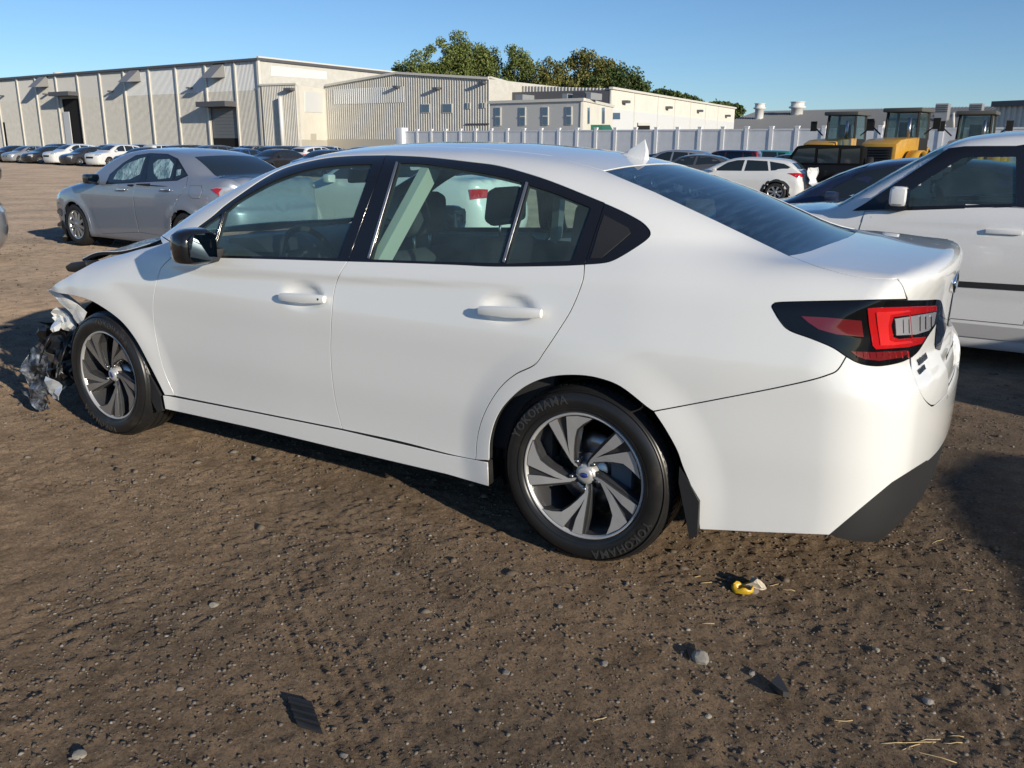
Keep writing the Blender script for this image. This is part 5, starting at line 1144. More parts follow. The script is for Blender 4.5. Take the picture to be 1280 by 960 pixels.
# straw
STRAW = mat('dry_straw', (.55, .42, .22), .7)
def straw(a, b, r, lab):
    p, q = ground_at([a])[0], ground_at([b])[0]; m = MB(); pts = []
    for t in (0, .35, .7, 1): c = p + (q - p) * t; pts.append((c[0], c[1], float(gh(c[0], c[1])) + r * 1.4 + .0008 * math.sin(3.1 * t)))
    m.tube(pts, r, 5); return tag(m.build('straw', STRAW), lab, 'straw', 'dry straws lying on the gravel')
for a, b in (((1134, 934), (1196, 952)), ((1121, 928), (1170, 925)), ((1148, 925), (1176, 921)), ((1128, 936), (1150, 928)), ((1180, 927), (1203, 928)), ((1185, 917), (1205, 920)), ((1101, 928), (1128, 928)), ((962, 731), (974, 729)), ((978, 736), (994, 737)), ((877, 780), (893, 780)), ((868, 720), (876, 718)), ((741, 902), (758, 898)), ((1040, 900), (1066, 899)), ((1165, 680), (1180, 674)), ((1200, 737), (1216, 738)), ((876, 727), (890, 725))):
    straw(a, b, .0013, 'thin dry straw lying on the gravel')
# litter
p = ground_at([(929, 736)])[0]; z = float(gh(p[0], p[1]))
lit = empty('broken_cup', (p[0], p[1], z), math.radians(20), 'crushed yellow and white plastic cup lying behind the rear tyre', 'litter')
m = MB(); V = []; F = []; n = 22
for j, (r, h) in enumerate(((.026, 0), (.030, .012), (.031, .026), (.027, .026), (.025, .012), (.02, .004))):
    for i in range(n): a = 2*math.pi*i/n; w = 1 + .10*math.sin(3*a + j); V.append((r*1.25*math.cos(a)*w, r*.85*math.sin(a)*w, h + (.006*math.sin(5*a) if j in (2, 3) else 0)))
for j in range(5):
    for i in range(n): F.append((j*n+i, j*n+(i+1) % n, (j+1)*n+(i+1) % n, (j+1)*n+i))
mesh('yellow_rim', V, F, mat('yellow_plastic', (.62, .38, .02), .35), lit, True)
bm = bmesh.new(); bmesh.ops.create_icosphere(bm, subdivisions=3, radius=.042); _g = random.Random(9)
_ax = [(Vector((_g.uniform(-1, 1), _g.uniform(-1, 1), _g.uniform(-1, 1))).normalized(), _g.uniform(.35, .8)) for _ in range(16)]
for v in bm.verts:
    for a_x, d_x in _ax:
        t = v.co.dot(a_x) - .042 * d_x
        if t > 0: v.co -= a_x * t * 1.3
    v.co = Vector((v.co.x * 1.1 - .045, v.co.y - .028, max(.002, v.co.z * 1.05 + .028)))
for f_ in bm.faces: f_.smooth = False
_me = bpy.data.meshes.new('crumpled_wrapper'); bm.to_mesh(_me); bm.free(); link('crumpled_wrapper', _me, lit, [mat('white_plastic', (.70, .62, .50), .45)])
def shard(name, pxs, h, m, label, tilt=.0, cat='debris'):
    q = ground_at(pxs); c = q.mean(0); zz = float(gh(c[0], c[1])); mb = MB(); n = len(q)
    V = [(x - c[0], y - c[1], .004 + tilt*(i % 2)*h) for i, (x, y, _) in enumerate(q)] + [((x - c[0])*.96, (y - c[1])*.96, h + tilt*(i % 2)*h) for i, (x, y, _) in enumerate(q)]
    mb.add(V, [tuple(range(n))[::-1], tuple(range(n, 2*n))] + [(i, (i+1) % n, n+(i+1) % n, n+i) for i in range(n)]); o = recalc(mb.build(name, m)); o.location = (c[0], c[1], zz); return tag(o, label, cat)
s1 = shard('plastic_shard', [(358, 873), (390, 882), (404, 921), (372, 912)], .010, PLAS, 'flat black ribbed plastic shard lying on the dirt', .3)
for k in range(3):
    t = .25 + .25 * k; a = np.array([358, 873]) * (1-t) + np.array([372, 912]) * t; b = np.array([390, 882]) * (1-t) + np.array([404, 921]) * t; P2 = ground_at([a, b]); m = MB()
    m.bar(tuple(P2[0] - np.array(s1.location)*np.array([1,1,0]) + [0, 0, .013]), tuple(P2[1] - np.array(s1.location)*np.array([1,1,0]) + [0, 0, .013]), .006, .005); m.build('rib', PLAS, s1)
shard('metal_offcut', [(962, 858), (972, 853), (987, 872), (978, 877)], .020, mat('dark_metal', (.10, .10, .10), .4, .6), 'dark bent strip of metal lying in the gravel', .8)
shard('plastic_wedge', [(857, 812), (868, 806), (872, 822), (862, 826)], .012, PLAS, 'small black plastic wedge lying beside the grey chunk of stone')
# ================================================================ yard, sheds, fence, trees
def at(px, dep): return depth_at([px], dep)[0]
HZ = lambda x: 179.0 + x * .0093
TAN = mat('tan_metal_cladding', (.50, .46, .375), .6); _n = noise(TAN, .8, 5); _r = ramp(TAN, _n.outputs[0], [(.3, (.54, .52, .47)), (.7, (.63, .61, .56))]); lk(TAN, _r.outputs[0], bs(TAN).inputs['Base Color'])
PALE = mat('pale_translucent_cladding', (.70, .71, .71), .5); CREAM = mat('cream_cladding', (.66, .58, .44), .6); _n = noise(CREAM, .5, 5); _r = ramp(CREAM, _n.outputs[0], [(.3, (.74, .70, .61)), (.7, (.82, .78, .69))]); lk(CREAM, _r.outputs[0], bs(CREAM).inputs['Base Color'])
TRIM = mat('pale_flashing', (.70, .67, .60), .5); DTRIM = mat('dark_flashing', (.10, .10, .11), .5); DOORG = mat('grey_roller_door', (.16, .17, .18), .5); HOLE = mat('dark_interior', (.008, .008, .009), .9); ROOFG = mat('grey_metal_roof', (.20, .205, .215), .5, .2)
OFFW = mat('office_render', (.60, .59, .56), .8); WINB = mat('window_glass', (.10, .16, .24), .08, 0, .5); BASE = mat('block_plinth', (.52, .49, .42), .8)
GREENM = mat('green_awning', (.03, .16, .11), .6); FENW = mat('white_fence_panel', (.74, .75, .77), .6); FPOST = mat('white_fence_post', (.82, .82, .83), .55)
_n = noise(FENW, 1.2, 6); _r = ramp(FENW, _n.outputs[0], [(.3, (.68, .69, .71)), (.7, (.78, .79, .81))]); lk(FENW, _r.outputs[0], bs(FENW).inputs['Base Color'])
class Wall:
    """vertical plane from ground point a to b (seen left to right); local x along, y away from the viewer, z up"""
    def __init__(s, pa, da, pb, db, name=None, label=None, cat='building', group=None, root=None):
        A, B = at((pa, HZ(pa)), da), at((pb, HZ(pb)), db); s.A = np.array([A[0], A[1], -.2]); s.B = np.array([B[0], B[1], -.2]); d = s.B - s.A; s.L = np.linalg.norm(d); s.d = d / s.L
        s.n = np.array([-s.d[1], s.d[0], 0]); s.rz = math.atan2(s.d[1], s.d[0])
        s.root = root
        if name: s.root = empty(name, s.A, s.rz, label, cat, group)
        s.own = root is None
    def loc(s, pxs):
        P = plane_at(pxs, s.A, s.n); return np.c_[(P - s.A) @ s.d, P[:, 2] - s.A[2]]
    def T(s):   # wall-local -> root-local
        M = Matrix.Translation(Vector(s.A)) @ Matrix.Rotation(s.rz, 4, 'Z')
        if s.own: return Matrix.Identity(4)
        R = Matrix.Translation(s.root.location) @ Matrix.Rotation(s.root.rotation_euler.z, 4, 'Z'); return R.inverted() @ M
    def box(s, name, x0, x1, y0, y1, z0, z1, m, parent=None):
        mb = MB(); mb.box((x0, y0, z0), (x1, y1, z1), T=s.T()); return mb.build(name, m, parent or s.root)
    def poly(s, name, pts, y0, y1, m, parent=None):
        mb = MB(); n = len(pts); T = s.T(); V = [tuple(T @ Vector((x, y0, z))) for x, z in pts] + [tuple(T @ Vector((x, y1, z))) for x, z in pts]
        mb.add(V, [tuple(range(n)), tuple(range(n, 2*n))[::-1]] + [(i, n+i, n+(i+1) % n, (i+1) % n) for i in range(n)]); return recalc(mb.build(name, m, parent or s.root))
    def corr(s, name, x0, x1, zb, ztop, m, parent=None, pitch=.45, dep=.10, y=0.):
        """ribbed sheet from zb (number or function of x) up to ztop"""
        zb_ = zb if callable(zb) else (lambda x: zb); zt_ = ztop if callable(ztop) else (lambda x: ztop); n = max(1, int(round((x1 - x0) / pitch))); xs = []; T = s.T()
        for i in range(n):
            a = x0 + (x1 - x0) * i / n; w = (x1 - x0) / n; xs += [(a, 0), (a + w*.42, 0), (a + w*.55, -dep), (a + w*.87, -dep)]
        xs.append((x1, 0)); V = [tuple(T @ Vector((x, y + o, zb_(x)))) for x, o in xs] + [tuple(T @ Vector((x, y + o, zt_(x)))) for x, o in xs]; k = len(xs)
        return mesh(name, V, [(i, i+1, k+i+1, k+i) for i in range(k - 1)], m, parent or s.root)
# ---- large shed on the left
W = Wall(0, 250, 330, 185, 'large_metal_shed', 'huge tan metal-clad shed with three vent hoods and roller doors', 'building')
H = float(W.loc([(330, 73)])[0, 1]); H2 = float(W.loc([(0, 98.5)])[0, 1]); top = lambda x: H2 + (H - H2) * x / W.L
seams = [float(W.loc([(x, 130)])[0, 0]) for x in (-10, 0)] + [float(W.loc([(x, y)])[0, 0]) for x, y in ((22, 100), (44.5, 97), (70, 94), (97, 92), (125, 89.5), (155, 87), (186.5, 84.5), (220, 82), (257, 79.5), (294, 76.5))] + [W.L]
seams[0] = seams[1] - 9
W.poly('core', [(seams[0], 0), (W.L, 0), (W.L, H - .3), (seams[0], top(seams[0]) - .3)], .35, 40, TAN)
dk = {4: W.loc([(76, 121), (99, 120), (106, 174)]), 9: W.loc([(263, 135), (297, 135), (300, 176)])}
for i in range(len(seams) - 1):
    x0, x1 = seams[i], seams[i+1]; ht = lambda x: top(x) - .1; cut_ = .68
    W.corr('upper_wall_panel', x0, x1, lambda x: top(x) * cut_ if i != 99 else 0, ht, PALE if i >= 7 else mat('upper_tan_cladding', (.60, .59, .56), .6), y=.1 if i in (0,) else 0)
    d0 = d1 = None
    for k in (1, 4, 9):
        pass
    if i == 4 or i == 10:
        c = W.loc([(77, 121), (99, 120)]) if i == 4 else W.loc([(263, 134.5), (296, 134.5)]); a, b, zt = c[0, 0], c[1, 0], c[0, 1]
        a = max(a, x0 + .3); b = min(b, x1 - .1)
        W.corr('wall_panel', x0, a, 0, lambda x: top(x) * cut_, TAN); W.corr('wall_panel', b, x1, 0, lambda x: top(x) * cut_, TAN, pitch=.3) if x1 - b > .2 else None; W.corr('door_header', a, b, zt, lambda x: top(x) * cut_, TAN)
        if i == 4:
            W.box('door_opening', a, b, .20, .30, 0, zt, HOLE); W.box('sliding_door_leaf', a, a + (b - a)*.35, -.25, -.1, 0, zt * .72, PALE)
            W.box('door_hood', a - .5, b + .6, -3.2, 0, zt, zt + 1.0, DTRIM)
        else:
            W.box('roller_door', a, b, .16, .30, 3.2, zt, DOORG); W.box('door_gap', a, b, .2, .33, 0, 3.2, HOLE); W.box('door_hood', a - .5, b + .4, -3.4, 0, zt, zt + 1.1, DTRIM)
            for k in range(9): W.box('door_slat', a, b, .10, .16, 3.3 + k*(zt - 3.3)/9, 3.3 + (k+.82)*(zt - 3.3)/9, DOORG)
    elif i == 1:
        W.corr('wall_panel', x0, x1, lambda x: 7.5, lambda x: top(x) * cut_, TAN); W.box('door_opening', x0 - 6, x0 + 1.2, .2, .3, 0, 7.6, HOLE); W.corr('wall_panel', x0 + 1.2, x1, 0, 7.5, TAN)
    else: W.corr('wall_panel', x0, x1, 0, lambda x: top(x) * cut_, TAN)
    W.box('pilaster', x0 - .22, x0 + .22, -.45, -.12, 0, top(x0) - .15, TRIM)
W.box('corner_pilaster', W.L - .25, W.L + .35, -.5, .1, 0, H - .1, TRIM)
W.poly('roof', [(seams[0] - .5, top(seams[0]) - .35), (W.L + .5, H - .35), (W.L + .5, H + .15), (seams[0] - .5, top(seams[0]) + .15)], -.7, 40, DTRIM)
for k, (px, py) in enumerate(((57, 108.5), (171, 102), (275, 97))):
    c = W.loc([(px, py)])[0]; mb = MB(); w = 1.9; T = W.T(); D = 3.8; hh = 3.0
    V = [(c[0]-w, 0, c[1]), (c[0]+w, 0, c[1]), (c[0]+w, -D, c[1]-.3), (c[0]-w, -D, c[1]-.3), (c[0]-w, 0, c[1]+hh), (c[0]+w, 0, c[1]+hh)]
    mb.add([tuple(T @ Vector(v)) for v in V], [(0,3,2,1), (3,4,5,2), (0,4,3), (1,2,5), (0,1,5,4)]); recalc(mb.build('vent_hood', mat('hood_metal', (.30, .30, .30), .5, .3), W.root))
for px, py in ((5, 120.5), (60, 118.5), (141, 115), (240, 111)):
    c = W.loc([(px, py)])[0]; W.box('wall_lamp', c[0] - .5, c[0] + .5, -1.2, 0, c[1], c[1] + .3, DTRIM)
c = W.loc([(38, 92)])[0]; mb = MB(); T = W.T(); mb.lathe([(0, 2.2), (1.6, 2.0), (1.6, 0)], 14, 'z', c=tuple(T @ Vector((c[0], 8, c[1] - 1.2)))); mb.build('roof_vent', TRIM, W.root)
S1 = Wall(330, 185, 510, 222, root=W.root)
hs = float(S1.loc([(330, 73)])[0, 1]); S1.poly('side_wall', [(0, 0), (S1.L, 0), (S1.L, hs), (0, hs)], 0, .3, CREAM); q = S1.loc([(338, 82), (490, 98), (490, 104), (338, 95)])
S1.poly('clerestory_band', [tuple(v) for v in q[[3, 2, 1, 0]]], -.12, 0, PALE)
for px in (429, 447, 468): c = S1.loc([(px, 90)])[0]; S1.box('panel_joint', c[0] - .15, c[0] + .15, -.1, 0, 0, hs, DTRIM)
S1.box('eaves', -.3, S1.L, -.4, .2, hs, hs + .3, TRIM)
# ---- annex at its corner
W = Wall(331, 184, 374, 180, 'metal_annex', 'low ribbed annex with a white standpipe against the big shed corner', 'building')
h = float(W.loc([(352, 106.5)])[0, 1]); W.corr('wall_panel', 0, W.L, 0, h, TAN); W.box('core', 0, W.L, .3, .9, 0, h - .1, TAN); W.box('coping', -.2, W.L + .2, -.3, .4, h, h + .35, TRIM)
S2 = Wall(374, 180, 410, 194, root=W.root); h2 = float(S2.loc([(374, 106.5)])[0, 1]); S2.box('side_wall', 0, S2.L, 0, .3, 3.0, h2, CREAM); S2.box('plinth', 0, S2.L, -.02, .3, 0, 3.0, BASE)
q = S2.loc([(381, 114), (403, 116), (403, 141), (381, 140)]); S2.poly('clerestory_panel', [tuple(v) for v in q], -.12, 0, PALE); q = S2.loc([(388, 167), (395, 167), (395, 176), (388, 176)]); S2.poly('door', [tuple(v) for v in q], -.1, 0, BASE)
c0, c1 = W.loc([(354, 121), (357, 178)]); mb = MB(); T = W.T(); mb.tube([tuple(T @ Vector((c1[0], -.9, 0))), tuple(T @ Vector((c1[0], -.9, c0[1])))], .42, 12); mb.build('standpipe', mat('white_pipe', (.75, .74, .72), .4), W.root)
c = W.loc([(364, 113.5)])[0]; W.box('wall_lamp', c[0] - .8, c[0] + 1., -1.4, 0, c[1], c[1] + .5, DTRIM)
# ---- gabled shed
W = Wall(408, 194, 612, 168, 'gabled_metal_shed', 'gabled tan ribbed metal shed with two square blue windows', 'building')
q = W.loc([(408, 107), (497, 91.2), (612, 98)]); prof = lambda x: float(np.interp(x, q[:, 0], q[:, 1])); cuts = list(np.linspace(0, W.L, 9))
for a, b in zip(cuts[:-1], cuts[1:]):
    pts = [a] + [float(v) for v in q[:, 0] if a < v < b] + [b]
    W.corr('wall_panel', a, b, 3.2 if a < W.L*.5 else 0, prof, TAN, pitch=.62, dep=.14)
W.poly('core', [(0, 0), (W.L, 0)] + [(float(x), float(z) - .1) for x, z in q[::-1]], .2, 40, TAN); W.box('plinth', 0, W.L * .5, -.1, .2, 0, 3.2, BASE)
b0 = W.loc([(416, 112), (505, 112), (505, 128), (416, 128)]); W.corr('skylight_band', float(b0[0, 0]), float(b0[1, 0]), float(b0[2, 1]), float(b0[0, 1]), PALE, pitch=.62, dep=.14, y=-.05)
for a, b in zip(q[:-1], q[1:]): mb = MB(); T = W.T(); mb.bar(tuple(T @ Vector((a[0], -.3, a[1]))), tuple(T @ Vector((b[0], -.3, b[1]))), .4, .45); mb.build('verge_trim', TRIM, W.root)
for x0, x1, y0, y1 in ((527.5, 538, 130, 141), (554, 566, 129.5, 141), (583, 588.5, 128.5, 136), (601, 607, 128.5, 135)):
    g = W.loc([(x0, y1), (x1, y1), (x1, y0), (x0, y0)]); f = W.poly('window', [tuple(v) for v in g], -.24, 0, TRIM); cx, cz = g.mean(0); W.poly('pane', [(cx + (x - cx)*.86, cz + (z - cz)*.86) for x, z in g], -.28, -.24, WINB, f)
    if x1 - x0 < 8: W.box('mullion', cx - .1, cx + .1, -.3, -.28, float(g[0, 1]), float(g[2, 1]), TRIM, f)
for px, py in ((499, 110), (549, 112), (606, 105)): c = W.loc([(px, py)])[0]; W.box('wall_lamp', c[0] - .7, c[0] + .5, -1.3, 0, c[1], c[1] + .4, DTRIM)
S3 = Wall(612, 168, 660, 196, root=W.root); h3 = float(S3.loc([(612, 98)])[0, 1]); S3.box('side_wall', 0, S3.L, 0, .3, 0, h3, CREAM); S3.box('eaves', -.3, S3.L, -.4, .3, h3, h3 + .35, TRIM)
c = W.loc([(583, 156)])[0]; W.box('pipe_run', c[0], W.L, -.3, -.1, c[1], c[1] + .25, DTRIM)
# ---- long cream shed and the ribbed gable in front of it
W = Wall(640, 178, 762, 164, 'long_cream_shed', 'long cream panel-clad shed with a loading door and small lamps', 'building')
q = W.loc([(640, 107), (762, 110.5)]); prof = lambda x: float(np.interp(x, q[:, 0], q[:, 1])); cuts = np.linspace(0, W.L, 6)
for a, b in zip(cuts[:-1], cuts[1:]): W.corr('ribbed_panel', float(a), float(b), 3, prof, TAN, pitch=.8, dep=.14)
S4 = Wall(762, 164, 915, 240, root=W.root); q4 = S4.loc([(762, 111), (915, 135.5)]); hh = lambda x: float(np.interp(x, [0, S4.L], [q4[0, 1], q4[1, 1]])); js = [0.] + [float(S4.loc([(x, 140)])[0, 0]) for x in (792.5, 822, 843, 863, 882, 897.5)] + [S4.L]
for i, (a, b) in enumerate(zip(js[:-1], js[1:])):
    S4.poly('cream_panel', [(a + .12, 0), (b - .12, 0), (b - .12, hh(b)), (a + .12, hh(a))], 0, .3, CREAM); z0, z1 = hh(a)*.42, hh(a)*.72; S4.poly('pale_band', [(a + .3, z0), (b - .3, z0), (b - .3, z1), (a + .3, z1)], -.08, 0, PALE)
S4.poly('core', [(0, 0), (S4.L, 0), (S4.L, hh(S4.L) - .1), (0, hh(0) - .1)], .32, 30, DTRIM); S4.poly('eaves', [(-.4, hh(0)), (S4.L, hh(S4.L)), (S4.L, hh(S4.L) + .4), (-.4, hh(0) + .4)], -.4, .4, TRIM)
g = S4.loc([(796, 164), (811, 164), (811, 153.5), (796, 153.5)]); S4.poly('loading_door', [tuple(v) for v in g], -.25, 0, HOLE); g = S4.loc([(796, 157), (811, 157), (811, 153.5), (796, 153.5)]); S4.poly('door_shutter', [tuple(v) for v in g], -.4, -.25, TRIM)
for px, py in ((779, 129), (833, 136), (872, 140), (907, 146)): c = S4.loc([(px, py)])[0]; S4.box('wall_lamp', c[0] - .8, c[0] + .8, -1.2, 0, c[1], c[1] + .5, DTRIM)
g = S4.loc([(765, 149), (774, 149), (774, 141), (765, 141)]); S4.poly('window', [tuple(v) for v in g], -.2, 0, WINB)
# ---- office block
W = Wall(612, 132, 727, 122, 'office_block', 'flat roofed off-white office with four tall narrow windows', 'building')
h = float(W.loc([(670, 128)])[0, 1]); W.box('wall', 0, W.L, 0, .3, 0, h, OFFW); W.box('parapet', -.25, W.L + .25, -.25, .3, h, h + .4, TRIM)
for x0, x1, y0, y1 in ((619.5, 626.5, 134, 157), (650, 657.5, 134, 156.8), (678.3, 686, 133.5, 156.5), (708, 715.3, 133, 156)):
    g = W.loc([(x0, y1), (x1, y1), (x1, y0), (x0, y0)]); f = W.poly('window', [tuple(v) for v in g], -.12, .1, TRIM); cx, cz = g.mean(0); W.poly('pane', [(cx + (x - cx)*.72, cz + (z - cz)*.94) for x, z in g], -.16, -.12, WINB, f); W.box('glazing_bar', float(g[0, 0]) + .1, float(g[1, 0]) - .1, -.2, -.16, cz - .12, cz + .06, TRIM, f)
S5 = Wall(727, 122, 764, 140, root=W.root); h5 = float(S5.loc([(727, 126)])[0, 1]); S5.box('side_wall', 0, S5.L, -.05, .3, 0, h5, CREAM); S5.box('parapet', 0, S5.L + .2, -.25, .3, h5, h5 + .4, TRIM); _t = S5.T() @ Vector((S5.L, .2, h5 - .1)); mb = MB(); mb.add([(0, .2, h - .1), (W.L, .2, h - .1), tuple(_t), (_t.x - W.L, _t.y, h - .1)], [(0, 1, 2, 3)]); mb.build('flat_roof', ROOFG, W.root)
for x0, x1 in ((732.5, 736), (750.5, 755)): g = S5.loc([(x0, 155), (x1, 155), (x1, 134), (x0, 134)]); f = S5.poly('window', [tuple(v) for v in g], -.15, 0, TRIM); cx, cz = g.mean(0); S5.poly('pane', [(cx + (x - cx)*.7, cz + (z - cz)*.95) for x, z in g], -.2, -.15, WINB, f)
g = S5.loc([(738, 163), (752, 163), (748, 156), (738, 156)]); S5.poly('awning', [tuple(v) for v in g], -1.8, -.05, GREENM)
for x0, x1, y0 in ((688, 694, 121), (701, 717, 118.5), (718, 724, 120), (629, 638, 122)): a, b = W.loc([(x0, 126), (x1, y0)]); W.box('rooftop_unit', a[0], b[0], 3, 6, h + .4, float(b[1]) + .6, DTRIM if x1 - x0 > 10 else mat('unit_metal', (.4, .4, .4), .5, .4))
# ---- low grey-roofed building on the right
W = Wall(872, 262, 1310, 205, 'low_grey_roofed_building', 'low building with long ribbed grey metal roof, stacks and box vents', 'building')
e = W.loc([(900, 167), (1300, 165)]); ze = float(e[:, 1].mean()); D = 40.; zr = float((at((1080, 137.5), 232 + 33) + [0, 0, .2])[2]); W.box('wall', 0, W.L, 0, 2*D, 0, ze, OFFW)
nb = 34
for k in range(nb):
    a, b = W.L * k / nb, W.L * (k + 1) / nb; xs = []; m_ = 3
    for i in range(m_): c = a + (b - a) * i / m_; w = (b - a) / m_; xs += [(c, 0), (c + w*.6, 0), (c + w*.7, .5), (c + w*.9, .5)]
    xs.append((b, 0)); T = W.T(); V = [tuple(T @ Vector((x, -.5, ze + o))) for x, o in xs] + [tuple(T @ Vector((x, D, zr + o))) for x, o in xs]; kk = len(xs); mesh('roof_sheet', V, [(i, i+1, kk+i+1, kk+i) for i in range(kk - 1)], ROOFG, W.root)
W.box('ridge_cap', 0, W.L, D - .4, D + .4, zr - .1, zr + .35, TRIM); mb = MB(); T = W.T(); mb.add([tuple(T @ Vector(v)) for v in ((0, D, zr), (W.L, D, zr), (W.L, 2*D, ze), (0, 2*D, ze))], [(0, 1, 2, 3)]); mb.build('rear_roof', ROOFG, W.root)
for px, r, y0, y1 in ((949, 1.7, 143, 129.5), (996, 2.3, 143, 127.5)):
    P0, P1 = at((px, y0), 272), at((px, y1), 272); T = W.T(); inv = (Matrix.Translation(W.root.location) @ Matrix.Rotation(W.rz, 4, 'Z')).inverted(); a = inv @ Vector(P0); b = inv @ Vector(P1); mb = MB()
    hh_ = b.z - a.z; mb.lathe([(r*.8, -2), (r*.8, hh_*.45), (r*1.15, hh_*.5), (r*1.15, hh_*.62), (r*.9, hh_*.66), (r*.9, hh_*.95), (r*1.1, hh_), (0, hh_)], 14, 'z', c=tuple(a)); mb.build('roof_stack', mat('white_pipe', (.75, .74, .72), .4), W.root)
for px in (1179, 1221, 1266):
    P0 = at((px, 133), 232); inv = (Matrix.Translation(W.root.location) @ Matrix.Rotation(W.rz, 4, 'Z')).inverted(); a = inv @ Vector(P0); mb = MB(); mb.box((a.x - 1.6, a.y - 1.4, a.z - 4.2), (a.x + 1.6, a.y + 1.4, a.z + .7)); o = mb.build('box_vent', mat('unit_metal', (.4, .4, .4), .5, .4), W.root)
    for k in range(4): m2 = MB(); m2.box((a.x - 1.5, a.y - 1.55, a.z - 1.5 + k*.5), (a.x + 1.5, a.y - 1.4, a.z - 1.25 + k*.5)); m2.build('louvre', DTRIM, o)
for px, y0, y1 in ((1192, 160, 141), (1203, 158, 146), (1105, 162, 152)):
    P0, P1 = at((px, y0), 190), at((px, y1), 190); inv = (Matrix.Translation(W.root.location) @ Matrix.Rotation(W.rz, 4, 'Z')).inverted(); mb = MB(); mb.tube([tuple(inv @ Vector(P0)), tuple(inv @ Vector(P1))], .25, 8); mb.build('vent_pipe', TRIM, W.root)
W = Wall(1236, 84, 1300, 80, 'ribbed_side_building', 'tan ribbed metal building rising beside the grey roof', 'building'); h = float(W.loc([(1260, 133)])[0, 1]); W.box('core', 0, W.L, .2, 16, 0, h, TAN)
cuts = np.linspace(0, W.L, 4)
for a, b in zip(cuts[:-1], cuts[1:]): W.corr('wall_panel', float(a), float(b), 0, h, TAN, pitch=.5, dep=.14)
W.box('roof_edge', -.2, W.L, -.5, 16, h, h + .5, DTRIM)
# ---- white fence: posts and panels
A, B = at((505, HZ(505)), 105), at((1300, HZ(1300)), 64); A[2] = B[2] = -.2; dd = B - A; Lf = np.linalg.norm(dd); dd /= Lf; nf = 29; fz = math.atan2(dd[1], dd[0])
fence = empty('white_panel_fence', A, fz, 'long white panel fence with posts in front of the buildings', 'fence')
fh = lambda t: 3.45 + .03 * t
pan = post = None
for i in range(nf + 1):
    x = Lf * i / nf
    if post is None: mb = MB(); mb.box((-.17, -.10, 0), (.17, .14, 3.68)); mb.box((-.20, -.13, 3.68), (.20, .18, 3.78)); post = o = mb.build('fence_post', FPOST, fence)
    else: o = post.copy(); COL.objects.link(o); o.parent = fence
    o.location = (x, 0, 0)
    if i < nf:
        if pan is None:
            mb = MB(); w = Lf / nf - .36; mb.box((0, -.03, .25), (w, .03, 3.4)); mb.box((0, -.07, 3.4), (w, .07, 3.55)); mb.box((0, -.07, .12), (w, .07, .25)); pan = o = mb.build('fence_panel', FENW, fence)
        else: o = pan.copy(); COL.objects.link(o); o.parent = fence
        o.location = (x + .18, 0, 0)
mb = MB(); mb.box((-.9, -.6, 0), (.3, .5, 3.95)); gp = bevel_build(mb, 'gate_pier', FPOST, fence, .04)
# ---- trees behind the sheds
BARK = mat('bark', (.06, .045, .03), .9)
LEAFM = {}
def leafmat(nm, c1, c2):
    if nm in MATS: return MATS[nm]
    m = mat(nm, c1, .6, spec=.2); g = nd(m, 'ShaderNodeNewGeometry'); r = ramp(m, g.outputs['Random Per Island'], [(0, c1), (.6, c2), (1, tuple(min(1, v * 1.6) for v in c2))]); lk(m, r.outputs[0], bs(m).inputs['Base Color']); return m
def tree(px, dep, lobes, n, lm, label, leaf=.36, seed=1, group='trees behind the sheds'):
    """lobes: (dx, dz_from_top, rx, rz) in metres at the tree's distance, px = base x and top y of the crown"""
    g = np.random.default_rng(seed); top = at((px[0], px[1]), dep); base = np.array([top[0], top[1], -.2]); root = empty('broadleaf_tree', base, 0, label, 'tree', group)
    Rr = CM[0] * [1, 1, 0]; Rr = Rr / np.linalg.norm(Rr); H_ = top[2] + .2; C_ = []; wts = np.array([l[2]**2 * l[3] for l in lobes]); wts = wts / wts.sum(); sub = []
    for l, wt in zip(lobes, wts):
        k = max(10, int(170 * wt))
        for _ in range(k):
            d = g.normal(size=3); d /= np.linalg.norm(d); r = g.random() ** .33; c = Rr * (l[0] + d[0]*l[2]*1.1*r) + np.array([0, 0, H_ - l[1] + d[2]*l[3]*r]) + np.cross(Rr, [0, 0, 1]) * d[1]*l[2]*.8*r; sub.append((c, g.uniform(.22, .42) * min(l[2], l[3]) + .5))
    per = int(n * 6.5) // len(sub); P = []; 
    for c, r in sub:
        d = g.normal(size=(per, 3)); d /= np.linalg.norm(d, axis=1)[:, None]; P.append(c + d * (r * g.random(per) ** .45)[:, None])
    P = np.vstack(P); k = len(P); a = g.normal(size=(k, 3)); a /= np.linalg.norm(a, axis=1)[:, None]; b = np.cross(a, g.normal(size=(k, 3))); b /= np.linalg.norm(b, axis=1)[:, None]
    s = (leaf * g.uniform(.5, 1.2, k))[:, None]; V = np.stack([P - a*s, P - b*s*.6, P + a*s, P + b*s*.6], 1).reshape(-1, 3); F = np.arange(k * 4).reshape(-1, 4)
    me = bpy.data.meshes.new('crown'); me.vertices.add(k*4); me.vertices.foreach_set('co', V.ravel()); me.loops.add(k*4); me.loops.foreach_set('vertex_index', F.ravel().astype(np.int32)); me.polygons.add(k); me.polygons.foreach_set('loop_start', np.arange(0, k*4, 4, dtype=np.int32)); me.update(calc_edges=True)
    link('crown', me, root, [lm]); mb = MB(); mb.tube([(0, 0, -.5), (.2, 0, H_*.3), (0, .2, H_*.6)], [.6, .45, .25], 8)
    for c, r in sub[::3]: mb.tube([(0, 0, H_*.35), tuple(c*[.5, .5, 1]*[1, 1, .8]), tuple(c)], [.25, .14, .05], 5, cap=False)
    mb.build('trunk', BARK, root); return root
G1 = leafmat('leaves_olive', (.055, .082, .022), (.16, .19, .055)); G2 = leafmat('leaves_autumn', (.055, .066, .018), (.155, .150, .045)); G3 = leafmat('leaves_dark', (.028, .050, .016), (.08, .11, .034))
k_ = 230 / 1069.
